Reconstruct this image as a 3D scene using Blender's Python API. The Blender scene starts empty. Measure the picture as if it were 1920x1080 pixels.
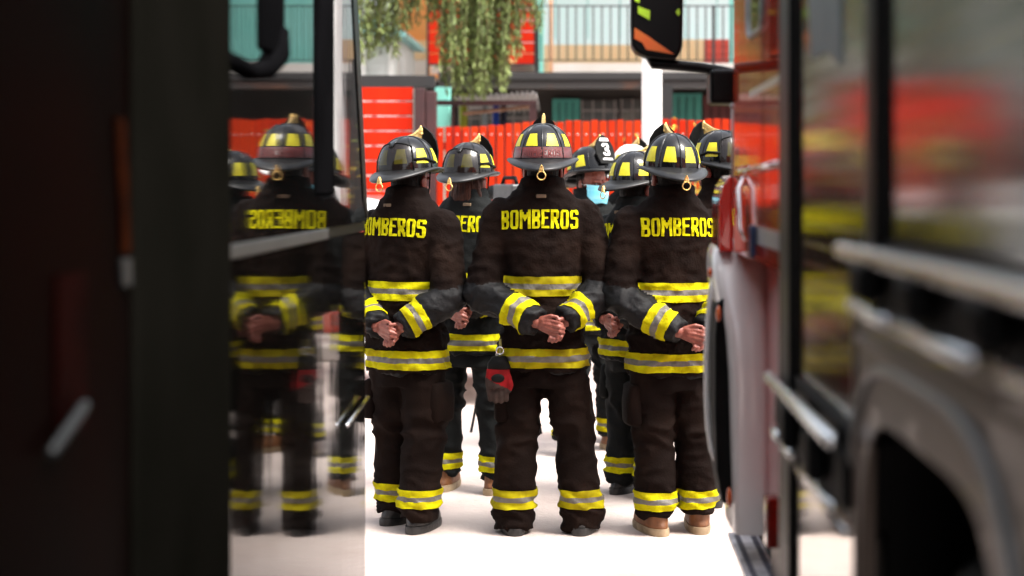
import bpy, bmesh, math, random
from mathutils import Vector, Matrix, noise
from mathutils.bvhtree import BVHTree

# ------------------------------------------------------------------ camera, world, sun
S = bpy.context.scene
COL = S.collection
FPX, VPX, VPY, EYE = 2961.0, 1095.0, 347.0, 1.55      # pixels on the 1920 px wide photograph

cd = bpy.data.cameras.new("camera")
cam = bpy.data.objects.new("camera", cd)
COL.objects.link(cam)
cam.location = (0, 0, EYE)
cam.rotation_euler = (math.radians(90), 0, 0)
cd.sensor_width = 36.0
cd.lens = FPX / 1920 * 36.0
cd.shift_x = -(VPX - 960) / 1920
cd.shift_y = -(540 - VPY) / 1920
cd.clip_start = 0.05
cd.clip_end = 500
cd.dof.use_dof = True
cd.dof.focus_distance = 7.15
cd.dof.aperture_fstop = 1.7
S.camera = cam

SUN_EL, SUN_AZ = math.radians(58), math.radians(118)   # azimuth from +Y towards +X
w = bpy.data.worlds.new("World")
S.world = w
w.use_nodes = True
nt = w.node_tree
bg = nt.nodes["Background"]
sky = nt.nodes.new("ShaderNodeTexSky")
sky.sky_type = 'NISHITA'
sky.sun_disc = False
sky.sun_elevation = SUN_EL
sky.sun_rotation = SUN_AZ
sky.air_density = 1.0
sky.dust_density = 6.0
sky.ozone_density = 0.6
hs = nt.nodes.new("ShaderNodeHueSaturation")
hs.inputs['Saturation'].default_value = 0.35
nt.links.new(sky.outputs[0], hs.inputs['Color'])
nt.links.new(hs.outputs[0], bg.inputs[0])
bg.inputs[1].default_value = 0.15
sl = bpy.data.lights.new("sun", 'SUN')
sl.energy = 1.5
sl.angle = math.radians(22)
sl.color = (1.0, 0.96, 0.9)
so = bpy.data.objects.new("sun", sl)
COL.objects.link(so)
sdir = Vector((math.sin(SUN_AZ) * math.cos(SUN_EL), math.cos(SUN_AZ) * math.cos(SUN_EL), math.sin(SUN_EL)))
so.rotation_euler = sdir.to_track_quat('Z', 'Y').to_euler()
so.location = sdir * 40
S.view_settings.view_transform = 'Standard'
S.view_settings.look = 'None'
S.view_settings.exposure = 1.85
S.view_settings.gamma = 1.0
S.cycles.use_denoising = True
S.cycles.max_bounces = 8
S.cycles.glossy_bounces = 5
S.cycles.caustics_reflective = False
S.cycles.caustics_refractive = False
S.cycles.sample_clamp_indirect = 6.0
R = random.Random(7)


def at(px, py, Y):
    return Vector(((px - VPX) * Y / FPX, Y, EYE - (py - VPY) * Y / FPX))


# ------------------------------------------------------------------ materials
MATS = {}


def mat(name, c, rough=0.6, metal=0.0, c2=None, scale=6.0, mixlo=0.35, mixhi=0.65, bump=0.0, bscale=40.0, coat=0.0,
        ior=1.5, stretch=(1, 1, 1), island=0.0, spec=None, detail=4.0):
    if name in MATS:
        return MATS[name]
    m = bpy.data.materials.new(name)
    m.use_nodes = True
    t = m.node_tree
    p = t.nodes["Principled BSDF"]
    p.inputs['Base Color'].default_value = (*c, 1)
    p.inputs['Roughness'].default_value = rough
    p.inputs['Metallic'].default_value = metal
    p.inputs['IOR'].default_value = ior
    p.inputs['Coat Weight'].default_value = coat
    p.inputs['Coat Roughness'].default_value = 0.04
    if spec is not None:
        p.inputs['Specular IOR Level'].default_value = spec
    tc = t.nodes.new("ShaderNodeTexCoord")
    mp = t.nodes.new("ShaderNodeMapping")
    mp.inputs['Scale'].default_value = stretch
    t.links.new(tc.outputs['Object'], mp.inputs['Vector'])
    if c2 is not None:
        n = t.nodes.new("ShaderNodeTexNoise")
        n.inputs['Scale'].default_value = scale
        n.inputs['Detail'].default_value = detail
        t.links.new(mp.outputs[0], n.inputs['Vector'])
        mr = t.nodes.new("ShaderNodeMapRange")
        mr.inputs[1].default_value = mixlo
        mr.inputs[2].default_value = mixhi
        t.links.new(n.outputs[0], mr.inputs[0])
        mx = t.nodes.new("ShaderNodeMix")
        mx.data_type = 'RGBA'
        mx.inputs[6].default_value = (*c, 1)
        mx.inputs[7].default_value = (*c2, 1)
        if island:
            g = t.nodes.new("ShaderNodeNewGeometry")
            ad = t.nodes.new("ShaderNodeMath")
            ad.operation = 'MULTIPLY_ADD'
            ad.inputs[1].default_value = island
            t.links.new(g.outputs['Random Per Island'], ad.inputs[0])
            ms = t.nodes.new("ShaderNodeMath")
            ms.operation = 'MULTIPLY'
            ms.inputs[1].default_value = 1 - island
            t.links.new(mr.outputs[0], ms.inputs[0])
            t.links.new(ms.outputs[0], ad.inputs[2])
            t.links.new(ad.outputs[0], mx.inputs[0])
        else:
            t.links.new(mr.outputs[0], mx.inputs[0])
        t.links.new(mx.outputs[2], p.inputs['Base Color'])
    if bump:
        nb = t.nodes.new("ShaderNodeTexNoise")
        nb.inputs['Scale'].default_value = bscale
        nb.inputs['Detail'].default_value = 5
        t.links.new(mp.outputs[0], nb.inputs['Vector'])
        b = t.nodes.new("ShaderNodeBump")
        b.inputs['Strength'].default_value = bump
        b.inputs['Distance'].default_value = 0.02
        t.links.new(nb.outputs[0], b.inputs['Height'])
        t.links.new(b.outputs[0], p.inputs['Normal'])
    MATS[name] = m
    return m


brown = mat("turnout_brown", (.0048, .0023, .0016), .85, c2=(.0135, .0070, .0047), scale=4.5, mixlo=.48, mixhi=.78, bump=.2, bscale=110, ior=1.16, detail=7)
dkgrey = mat("turnout_grey", (.0072, .0070, .0074), .62, c2=(.0042, .0042, .0046), scale=9, bump=.15, bscale=70, ior=1.25)
greyc = mat("turnout_dark_grey", (.0085, .0092, .009), .8, c2=(.005, .0055, .0055), scale=7, bump=.15, bscale=90, ior=1.18)
yel = mat("lime_tape", (.46, .425, .003), .8, ior=1.15, c2=(.21, .16, .003), scale=11, mixlo=.42, mixhi=.78, detail=8, bump=.2, bscale=90)
silv = mat("silver_tape", (.125, .112, .09), .55, c2=(.08, .072, .06), scale=18, bump=.2, bscale=90)
yeltx = mat("lime_lettering", (.50, .47, .003), .8, ior=1.15, c2=(.23, .19, .004), scale=45, mixlo=.45, mixhi=.8, detail=8)
skin = mat("skin", (.165, .040, .026), .5, c2=(.235, .070, .046), scale=40, bump=.12, bscale=120)
hblack = mat("helmet_black", (.003, .003, .0038), .10, coat=.0, spec=.28, c2=(.011, .011, .012), scale=14)
hwhite = mat("helmet_white", (.72, .70, .67), .2, coat=.5, c2=(.6, .58, .55), scale=14)
hrim = mat("helmet_rim", (.006, .006, .007), .36, spec=.3, c2=(.014, .014, .014), scale=20)
hpatch = mat("helmet_patch", (.52, .47, .003), .5, c2=(.42, .36, .003), scale=30)
gold = mat("gold_metal", (.83, .58, .22), .3, 1.0, c2=(.6, .38, .12), scale=60, bump=.4, bscale=90)
redband = mat("red_rubber", (.085, .008, .008), .4, c2=(.05, .006, .006), scale=20)
vis = mat("smoked_visor", (.012, .010, .010), .08, coat=1.0, c2=(.03, .02, .018), scale=8)
hairb = mat("hair_black", (.004, .003, .0025), .6, ior=1.2, c2=(.008, .006, .005), scale=60, stretch=(1, 1, .15), bump=.6, bscale=120)
haira = mat("hair_auburn", (.060, .016, .007), .55, ior=1.25, c2=(.025, .009, .006), scale=50, stretch=(1, 1, .12), bump=.8, bscale=110)
bootb = mat("boot_black", (.008, .008, .008), .45, c2=(.016, .014, .013), scale=20, bump=.2)
boott = mat("boot_tan", (.19, .068, .016), .6, c2=(.10, .036, .012), scale=14, bump=.2)
sole = mat("boot_sole", (.34, .25, .15), .7, c2=(.2, .14, .08), scale=18)
maskm = mat("surgical_mask", (.16, .62, .78), .7, c2=(.3, .72, .85), scale=20, stretch=(.3, .3, 4))
whitep = mat("white_mark", (.75, .75, .72), .6, c2=(.6, .6, .58), scale=20)
black = mat("matt_black", (.004, .004, .004), .6, ior=1.2, c2=(.005, .005, .0045), scale=10)
eyew = mat("eye", (.35, .30, .27), .2, c2=(.3, .26, .24), scale=10)
tagm = mat("collar_loop", (.20, .13, .07), .8, c2=(.12, .08, .05), scale=30)


# ------------------------------------------------------------------ mesh helpers
class MB:
    def __init__(self):
        self.v, self.f, self.m = [], [], []

    def add(self, vs, fs, mi=0):
        o = len(self.v)
        self.v += [Vector(q) for q in vs]
        for f in fs:
            self.f.append([o + i for i in f])
            self.m.append(mi)
        return self

    def box(self, x0, x1, y0, y1, z0, z1, mi=0):
        vs = [(x, y, z) for z in (z0, z1) for y in (y0, y1) for x in (x0, x1)]
        return self.add(vs, [(0, 2, 3, 1), (4, 5, 7, 6), (0, 1, 5, 4), (2, 6, 7, 3), (0, 4, 6, 2), (1, 3, 7, 5)], mi)

    def tube(self, pts, rad, seg=8, mi=0, flat=None):
        pts = [Vector(p) for p in pts]
        if not hasattr(rad, '__len__'):
            rad = [rad] * len(pts)
        vs, fs = [], []
        up = None
        for i, p in enumerate(pts):
            d = (pts[min(i + 1, len(pts) - 1)] - pts[max(i - 1, 0)]).normalized()
            if up is None:
                a = Vector((0, 0, 1)) if abs(d.z) < .8 else Vector((0, 1, 0))
                u = d.cross(a).normalized()
            else:
                u = (up - d * up.dot(d)).normalized()
            up = u
            v = d.cross(u).normalized()
            r = rad[i]
            ru, rv = r if hasattr(r, '__len__') else (r, r)
            for k in range(seg):
                t = 2 * math.pi * k / seg
                vs.append(p + u * ru * math.cos(t) + v * rv * math.sin(t))
        n = len(pts)
        for i in range(n - 1):
            for k in range(seg):
                k2 = (k + 1) % seg
                fs.append((i * seg + k, i * seg + k2, (i + 1) * seg + k2, (i + 1) * seg + k))
        fs.append(tuple(reversed(range(seg))))
        fs.append(tuple((n - 1) * seg + k for k in range(seg)))
        return self.add(vs, fs, mi)

    def capsule(self, a, b, ra, rb, seg=12, mi=0):
        a, b = Vector(a), Vector(b)
        d = (b - a)
        L = d.length
        d = d / L if L > 1e-6 else Vector((0, 0, 1))
        pts, rad = [], []
        for t in (-.96, -.8, -.5, 0):
            pts.append(a + d * ra * t)
            rad.append(ra * math.sqrt(max(1 - t * t, .01)))
        for t in (0, .5, .8, .96):
            pts.append(b + d * rb * t)
            rad.append(rb * math.sqrt(max(1 - t * t, .01)))
        return self.tube(pts, rad, seg, mi)

    def chain(self, pts, rad, seg=12, mi=0):
        for i in range(len(pts) - 1):
            self.capsule(pts[i], pts[i + 1], rad[i], rad[i + 1], seg, mi)
        return self

    def rings(self, rows, seg=24, mi=0, power=2.0):
        """rows: (cx, cy, cz, hx, hy) horizontal rings, closed with caps"""
        vs, fs = [], []
        for (cx, cy, cz, hx, hy) in rows:
            for k in range(seg):
                t = 2 * math.pi * k / seg
                c, s = math.cos(t), math.sin(t)
                e = 2.0 / power
                vs.append((cx + hx * math.copysign(abs(c) ** e, c), cy + hy * math.copysign(abs(s) ** e, s), cz))
        n = len(rows)
        for i in range(n - 1):
            for k in range(seg):
                k2 = (k + 1) % seg
                fs.append((i * seg + k, i * seg + k2, (i + 1) * seg + k2, (i + 1) * seg + k))
        fs.append(tuple(reversed(range(seg))))
        fs.append(tuple((n - 1) * seg + k for k in range(seg)))
        return self.add(vs, fs, mi)

    def ellipsoid(self, c, r, seg=16, rows=9, mi=0):
        L = []
        for i in range(rows):
            t = -1 + 2 * (i + .12) / (rows - 1 + .24)
            a = t * math.pi / 2
            L.append((c[0], c[1], c[2] + r[2] * math.sin(a), max(r[0] * math.cos(a), .001), max(r[1] * math.cos(a), .001)))
        return self.rings(L, seg, mi)

    def prism(self, poly, axis, a, b, mi=0):
        """poly of 2D points extruded along axis 0/1/2 from a to b"""
        n = len(poly)

        def P(q, h):
            return {0: (h, q[0], q[1]), 1: (q[0], h, q[1]), 2: (q[0], q[1], h)}[axis]
        vs = [P(q, a) for q in poly] + [P(q, b) for q in poly]
        fs = [tuple(range(n)), tuple(reversed(range(n, 2 * n)))]
        for i in range(n):
            j = (i + 1) % n
            fs.append((i, i + n, j + n, j))
        return self.add(vs, fs, mi)

    def mesh(self, name):
        me = bpy.data.meshes.new(name)
        me.from_pydata([tuple(q) for q in self.v], [], self.f)
        me.polygons.foreach_set("material_index", self.m)
        bm = bmesh.new()
        bm.from_mesh(me)
        bmesh.ops.recalc_face_normals(bm, faces=bm.faces)
        bm.to_mesh(me)
        bm.free()
        return me

    def build(self, name, mats, parent=None, smooth=False, bevel=0.0, seg=2):
        me = self.mesh(name)
        return link(name, me, mats, parent, smooth, bevel, seg)


def link(name, me, mats, parent=None, smooth=False, bevel=0.0, seg=2):
    if not isinstance(mats, (list, tuple)):
        mats = [mats]
    for m in mats:
        me.materials.append(m)
    if bevel:
        bm = bmesh.new()
        bm.from_mesh(me)
        ed = [e for e in bm.edges if len(e.link_faces) == 2 and e.calc_face_angle(0) > .6]
        bmesh.ops.bevel(bm, geom=ed, offset=bevel, segments=seg, profile=.5, affect='EDGES', clamp_overlap=True)
        bm.to_mesh(me)
        bm.free()
    if smooth or bevel:
        me.polygons.foreach_set("use_smooth", [True] * len(me.polygons))
        if bevel or smooth == 'angle':
            if not bevel:
                me.set_sharp_from_angle(angle=math.radians(40))
    o = bpy.data.objects.new(name, me)
    COL.objects.link(o)
    if bevel:
        wn = o.modifiers.new("weighted", 'WEIGHTED_NORMAL')
        wn.keep_sharp = False
        wn.weight = 100
        wn.mode = 'FACE_AREA'
        for pl in me.polygons:
            pl.use_smooth = True
    if parent is not None:
        o.parent = parent
    return o


def tag(o, label, cat, group=None):
    o["label"] = label
    o["category"] = cat
    if group:
        o["group"] = group
    return o


def thing(name, label, cat, loc=(0, 0, 0), rz=0, group=None):
    o = bpy.data.objects.new(name, None)
    o.empty_display_size = .2
    COL.objects.link(o)
    o.location = loc
    o.rotation_euler = (0, 0, rz)
    return tag(o, label, cat, group)


def remesh(mb, voxel, smooth_it=3, factor=.5):
    me = mb.mesh("tmp")
    o = bpy.data.objects.new("tmp", me)
    COL.objects.link(o)
    r = o.modifiers.new("r", 'REMESH')
    r.mode = 'VOXEL'
    r.voxel_size = voxel
    r.use_smooth_shade = True
    s = o.modifiers.new("s", 'SMOOTH')
    s.iterations = smooth_it
    s.factor = factor
    dg = bpy.context.evaluated_depsgraph_get()
    out = bpy.data.meshes.new_from_object(o.evaluated_get(dg))
    bpy.data.objects.remove(o)
    bpy.data.meshes.remove(me)
    out.materials.clear()
    return out


def segdist(p, a, b, ra, rb):
    d = b - a
    t = max(0, min(1, (p - a).dot(d) / d.length_squared))
    return (p - (a + d * t)).length - (ra + (rb - ra) * t), t


def displace(me, fn):
    bm = bmesh.new()
    bm.from_mesh(me)
    bm.normal_update()
    ds = [(v, v.normal.copy() * fn(v.co, v.normal)) for v in bm.verts]
    for v, d in ds:
        v.co += d
    bm.to_mesh(me)
    bm.free()


def band(me, planes, keep, off, mis, name, mats, parent):
    """copy the part of a cloth surface between parallel planes and lift it as tape. planes: (normal, [d0..dn])"""
    n, ds = planes
    bm = bmesh.new()
    bm.from_mesh(me)
    kill = [f for f in bm.faces if not keep(f.calc_center_median())]
    bmesh.ops.delete(bm, geom=kill, context='FACES')
    for d in ds:
        bmesh.ops.bisect_plane(bm, geom=bm.verts[:] + bm.edges[:] + bm.faces[:], plane_co=n * d, plane_no=n, dist=1e-5)
    kill = []
    for f in bm.faces:
        q = f.calc_center_median().dot(n)
        if q < ds[0] or q > ds[-1]:
            kill.append(f)
        else:
            for i in range(len(ds) - 1):
                if ds[i] <= q <= ds[i + 1]:
                    f.material_index = mis[i]
    bmesh.ops.delete(bm, geom=kill, context='FACES')
    bm.normal_update()
    for v in bm.verts:
        v.co += v.normal * off
    todo, isl = set(bm.faces), []
    while todo:
        st = [todo.pop()]
        cur = []
        while st:
            f = st.pop()
            cur.append(f)
            for e in f.edges:
                for g in e.link_faces:
                    if g in todo:
                        todo.discard(g)
                        st.append(g)
        isl.append(cur)
    isl.sort(key=len)
    if len(isl) > 1:
        bmesh.ops.delete(bm, geom=[f for c_ in isl[:-1] for f in c_], context='FACES')
    for f in bm.faces:
        f.smooth = True
    if not bm.faces:
        bm.free()
        return None
    out = bpy.data.meshes.new(name)
    bm.to_mesh(out)
    bm.free()
    return link(name, out, mats, parent)


# ------------------------------------------------------------------ lettering
GLYPH = {
    'B': ["#####b", "##..##", "##..##", "#####d", "#####b", "##..##", "##..##", "#####d"],
    'O': ["a####b", "##..##", "##..##", "##..##", "##..##", "##..##", "##..##", "c####d"],
    'M': ["##....##", "###..###", "########", "##c##d##", "##.cd.##", "##....##", "##....##", "##....##"],
    'E': ["######", "##....", "##....", "#####.", "##....", "##....", "##....", "######"],
    'R': ["#####b", "##..##", "##..##", "#####d", "####b.", "##c##.", "##.c##", "##..##"],
    'S': ["a####b", "##..##", "##....", "c####b", "....##", "....##", "##..##", "c####d"],
    '3': ["a####b", "##..##", "....##", "..###d", "..###b", "....##", "##..##", "c####d"],
}


def glyph_cells(text):
    out, x = [], 0
    for ch in text:
        g = GLYPH[ch]
        for r, row in enumerate(g):
            for c, k in enumerate(row):
                if k == '.':
                    continue
                x0, x1, y1, y0 = x + c, x + c + 1, 8 - r, 7 - r
                q = {'#': [(x0, y0), (x1, y0), (x1, y1), (x0, y1)], 'a': [(x0, y0), (x1, y0), (x1, y1)],
                     'b': [(x0, y0), (x1, y0), (x0, y1)], 'c': [(x1, y0), (x1, y1), (x0, y1)],
                     'd': [(x0, y0), (x1, y1), (x0, y1)]}[k]
                out.append(q)
        x += len(g[0]) + 1
    return out, x - 1


def lettering(name, text, me, parent, cx, cz, width, height, m, tilt=0.0, smile=0.0):
    """letters laid on the back (-y side) of a cloth mesh"""
    bm = bmesh.new()
    bm.from_mesh(me)
    tree = BVHTree.FromBMesh(bm)
    bm.free()
    cells, W = glyph_cells(text)
    mb = MB()
    for q in cells:
        vs = []
        for (u, v) in q:
            x = cx + (u / W - .5) * width
            z = cz + (v / 8 - .5) * height + (x - cx) * tilt - smile * (u / W - .5) ** 2
            hit = tree.ray_cast(Vector((x, -1, z)), Vector((0, 1, 0)))
            if hit[0] is None:
                break
            vs.append(hit[0] + hit[1] * .0045)
        if len(vs) == len(q):
            mb.add(vs, [tuple(range(len(vs)))])
    me2 = mb.mesh(name)
    bm = bmesh.new()
    bm.from_mesh(me2)
    bmesh.ops.remove_doubles(bm, verts=bm.verts, dist=.0006)
    r = bmesh.ops.extrude_face_region(bm, geom=bm.faces[:])
    bmesh.ops.translate(bm, verts=[g for g in r['geom'] if isinstance(g, bmesh.types.BMVert)], vec=(0, .003, 0))
    bmesh.ops.recalc_face_normals(bm, faces=bm.faces)
    bm.to_mesh(me2)
    bm.free()
    return link(name, me2, m, parent)


# ------------------------------------------------------------------ fire helmet
def helmet(parent, loc, rot=(0, 0, 0), s=1.0, shell_m=None, redstrip=False, goggles=False, number=None, gog_side=0.0):
    shell_m = shell_m or hblack
    hx, hy, hz = .129, .154, .159

    def dome(a, t, k=1.0):           # a: angle from front (+y) clockwise, t: 0 base .. 1 top
        e = math.sin(t * math.pi / 2)
        r = math.cos(t * math.pi / 2) ** .82
        return Vector((hx * k * r * math.sin(a), hy * k * r * math.cos(a), hz * k * e))
    mb = MB()
    N, T = 48, 12
    vs = [dome(2 * math.pi * i / N, j / T) for j in range(T) for i in range(N)] + [Vector((0, 0, hz))]
    fs = []
    for j in range(T - 1):
        for i in range(N):
            i2 = (i + 1) % N
            fs.append((j * N + i, j * N + i2, (j + 1) * N + i2, (j + 1) * N + i))
    for i in range(N):
        fs.append(((T - 1) * N + i, (T - 1) * N + (i + 1) % N, T * N))
    mb.add(vs, fs)
    for k in range(8):
        a = k * math.pi / 4
        mb.tube([dome(a, t / 10, 1.004) for t in range(0, 11)], .0042, 6)
    h = mb.build("helmet", shell_m, parent, smooth=True)
    h.location = loc
    h.rotation_euler = rot
    h.scale = (s, s, s)
    # brim
    mb = MB()
    N = 64
    prof = []
    for i in range(N):
        a = 2 * math.pi * i / N
        c = math.cos(a)
        rear = max(0, -c) ** 1.6
        front = max(0, c) ** 2.2
        ex = .155 + .012 * rear
        ey = .170 + .075 * rear + .022 * front
        zo = .002 - .050 * rear - .014 * front
        o = Vector((ex * math.sin(a), ey * math.cos(a), zo))
        i_ = dome(a, 0, .985)
        d = (o - i_)
        mid = i_ + d * .5 + Vector((0, 0, .004 - .006 * rear))
        prof.append([i_ + Vector((0, 0, .008)), mid + Vector((0, 0, .005)), o + Vector((0, 0, .007)), o + d.normalized() * .006,
                     o - Vector((0, 0, .006)), mid - Vector((0, 0, .006)), i_ - Vector((0, 0, .012))])
    K = 7
    vs = [p for pr in prof for p in pr]
    fs = []
    for i in range(N):
        i2 = (i + 1) % N
        for k in range(K):
            k2 = (k + 1) % K
            fs.append((i * K + k, i2 * K + k, i2 * K + k2, i * K + k2))
    mb.add(vs, fs)
    mb.build("brim", hrim if shell_m is hblack else shell_m, h, smooth=True)
    # reflective patches between the ribs
    z0, z1 = (.24, .50) if redstrip else (.12, .42)
    for k in range(8):
        a = math.pi / 8 + k * math.pi / 4
        if k in (0, 7):
            continue
        pm = MB()
        G = []
        for j in range(5):
            t = z0 + (z1 - z0) * j / 4
            hw = math.radians(13.5 - 4.0 * j / 4)
            for i in range(5):
                G.append(dome(a + hw * (i / 2 - 1), t, 1.014))
        q = [(j * 5 + i, j * 5 + i + 1, (j + 1) * 5 + i + 1, (j + 1) * 5 + i) for j in range(4) for i in range(4)]
        G2 = [g * .992 for g in G]
        pm.add(G + G2, q + [tuple(25 + i for i in reversed(f)) for f in q])
        pm.build("reflective_patch", hpatch, h, smooth=True)
    # front shield and its gold holder
    sh = MB()
    out = [(-.052, .03), (-.068, .09), (-.066, .135), (-.045, .174), (-.018, .198), (0, .208), (.018, .198), (.045, .174), (.066, .135), (.068, .09), (.052, .03)]
    fr = []
    bk = []
    for (x, z) in out:
        y = .178 - .35 * abs(z - .03) * .55 - 1.6 * x * x
        fr.append((x, y + .006, z))
        bk.append((x, y - .006, z))
    n = len(out)
    sh.add(fr + bk, [tuple(range(n)), tuple(reversed(range(n, 2 * n)))] + [(i, i + n, (i + 1) % n + n, (i + 1) % n) for i in range(n)])
    sh.build("front_shield", black, h)
    if number:
        cells, W = glyph_cells(number)
        nm = MB()
        for q in cells:
            vv = []
            for (u, v) in q:
                x = -(u / W - .5) * .05
                z = .115 + (v / 8 - .5) * .075
                y = .178 - .35 * abs(z - .03) * .55 - 1.6 * x * x + .0085
                vv.append((x, y, z))
            nm.add(vv, [tuple(range(len(vv)))])
        # pale arched lettering strip above and below the digit
        for (za, zb, wd) in ((.168, .186, .036), (.05, .062, .04)):
            vv = []
            for (x, z) in ((-wd, za), (wd, za), (wd * .8, zb), (-wd * .8, zb)):
                vv.append((x, .178 - .35 * abs(z - .03) * .55 - 1.6 * x * x + .0085, z))
            nm.add(vv, [(0, 1, 2, 3)])
        nm.build("shield_number", whitep, h)
    gd = MB()
    pr = [(-.012, hz - .004), (.03, hz - .004), (.075, .150), (.115, .140), (.130, .190), (.124, .206), (.11, .198), (.06, .175), (.02, hz + .007)]
    gd.prism(pr, 0, -.007, .007)
    gd.tube([(0, .124, .17), (0, .126, .198), (0, .124, .214)], [.011, .009, .0035], 8)
    gd.build("crest_holder", gold, h, bevel=.003)
    # rear ring and hook
    rg = MB()
    rc = Vector((0, -.246, -.060))
    rg.tube([rc + Vector((.018 * math.sin(t), -.004, .018 * math.cos(t) - .012)) for t in [i * math.pi / 8 for i in range(17)]], .0028, 6)
    rg.build("ring", gold, h, smooth=True)
    hk = MB()
    hk.prism([(-.013, -.056), (.013, -.056), (.007, -.034), (0, -.022), (-.007, -.034)], 1, -.252, -.238)
    hk.build("ring_clip", gold, h, bevel=.002)
    if redstrip:
        rb = MB()
        L = []
        for j in (0, 1):
            for i in range(N):
                a = 2 * math.pi * i / N
                L.append(dome(a, .03 + .19 * j, 1.022 - .004 * j))
        L2 = [q * .97 for q in L]
        q = [(i, (i + 1) % N, N + (i + 1) % N, N + i) for i in range(N)]
        rb.add(L + L2, q + [tuple(2 * N + i for i in reversed(f)) for f in q] +
               [(N + i, N + (i + 1) % N, 3 * N + (i + 1) % N, 3 * N + i) for i in range(N)])
        rbo = rb.build("helmet_band", redband, h, smooth=True)
        cells, W = glyph_cells("BOMBEROS")
        lm = MB()
        for q in cells:
            vv = []
            for (u, v) in q:
                a = math.pi - (u / W - .5) * 1.35
                vv.append(dome(a, .055 + .12 * v / 8, 1.026))
            lm.add(vv, [tuple(range(len(vv)))])
        lm.build("band_lettering", mat("red_raised", (.13, .02, .018), .45, c2=(.10, .015, .014), scale=30), rbo)
    if goggles:
        gm = MB()
        NN = 24
        L = []
        for j in range(6):
            for i in range(NN + 1):
                a = math.pi + gog_side + (i / NN - .5) * 1.75
                u = abs(i / NN - .5) * 2
                top = .56 - .10 * u ** 3 - (.10 if u < .12 else 0)
                t = .02 + (top - .02) * j / 5
                L.append(dome(a, t, 1.07) + Vector((0, 0, -.004)))
        W1 = NN + 1
        q = [(j * W1 + i, j * W1 + i + 1, (j + 1) * W1 + i + 1, (j + 1) * W1 + i) for j in range(5) for i in range(NN)]
        L2 = [p * .97 for p in L]
        gm.add(L + L2, q + [tuple(6 * W1 + i for i in reversed(f)) for f in q])
        gm.build("goggle_lens", MATS.get("lens") or lens_mat(), h, smooth=True)
        fm = MB()
        rim = [L[5 * W1 + i] for i in range(W1)]
        fm.tube([L[0]] + [L[j * W1] for j in range(1, 5)] + rim + [L[j * W1 + NN] for j in range(4, -1, -1)], .0042, 6)
        for sgn in (0, NN):
            fm.tube([L[2 * W1 + sgn], dome(math.pi + gog_side + (sgn / NN - .5) * 2.6, .2, 1.05),
                     dome(math.pi + gog_side + (sgn / NN - .5) * 3.6, .12, 1.05)], .007, 6)
        fm.build("goggle_frame", black, h, smooth=True)
    return h


def lens_mat():
    m = bpy.data.materials.new("lens")
    m.use_nodes = True
    p = m.node_tree.nodes["Principled BSDF"]
    p.inputs['Base Color'].default_value = (.012, .008, .007, 1)
    p.inputs['Roughness'].default_value = .06
    p.inputs['Alpha'].default_value = .5
    p.inputs['IOR'].default_value = 1.45
    MATS["lens"] = m
    return m


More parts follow.
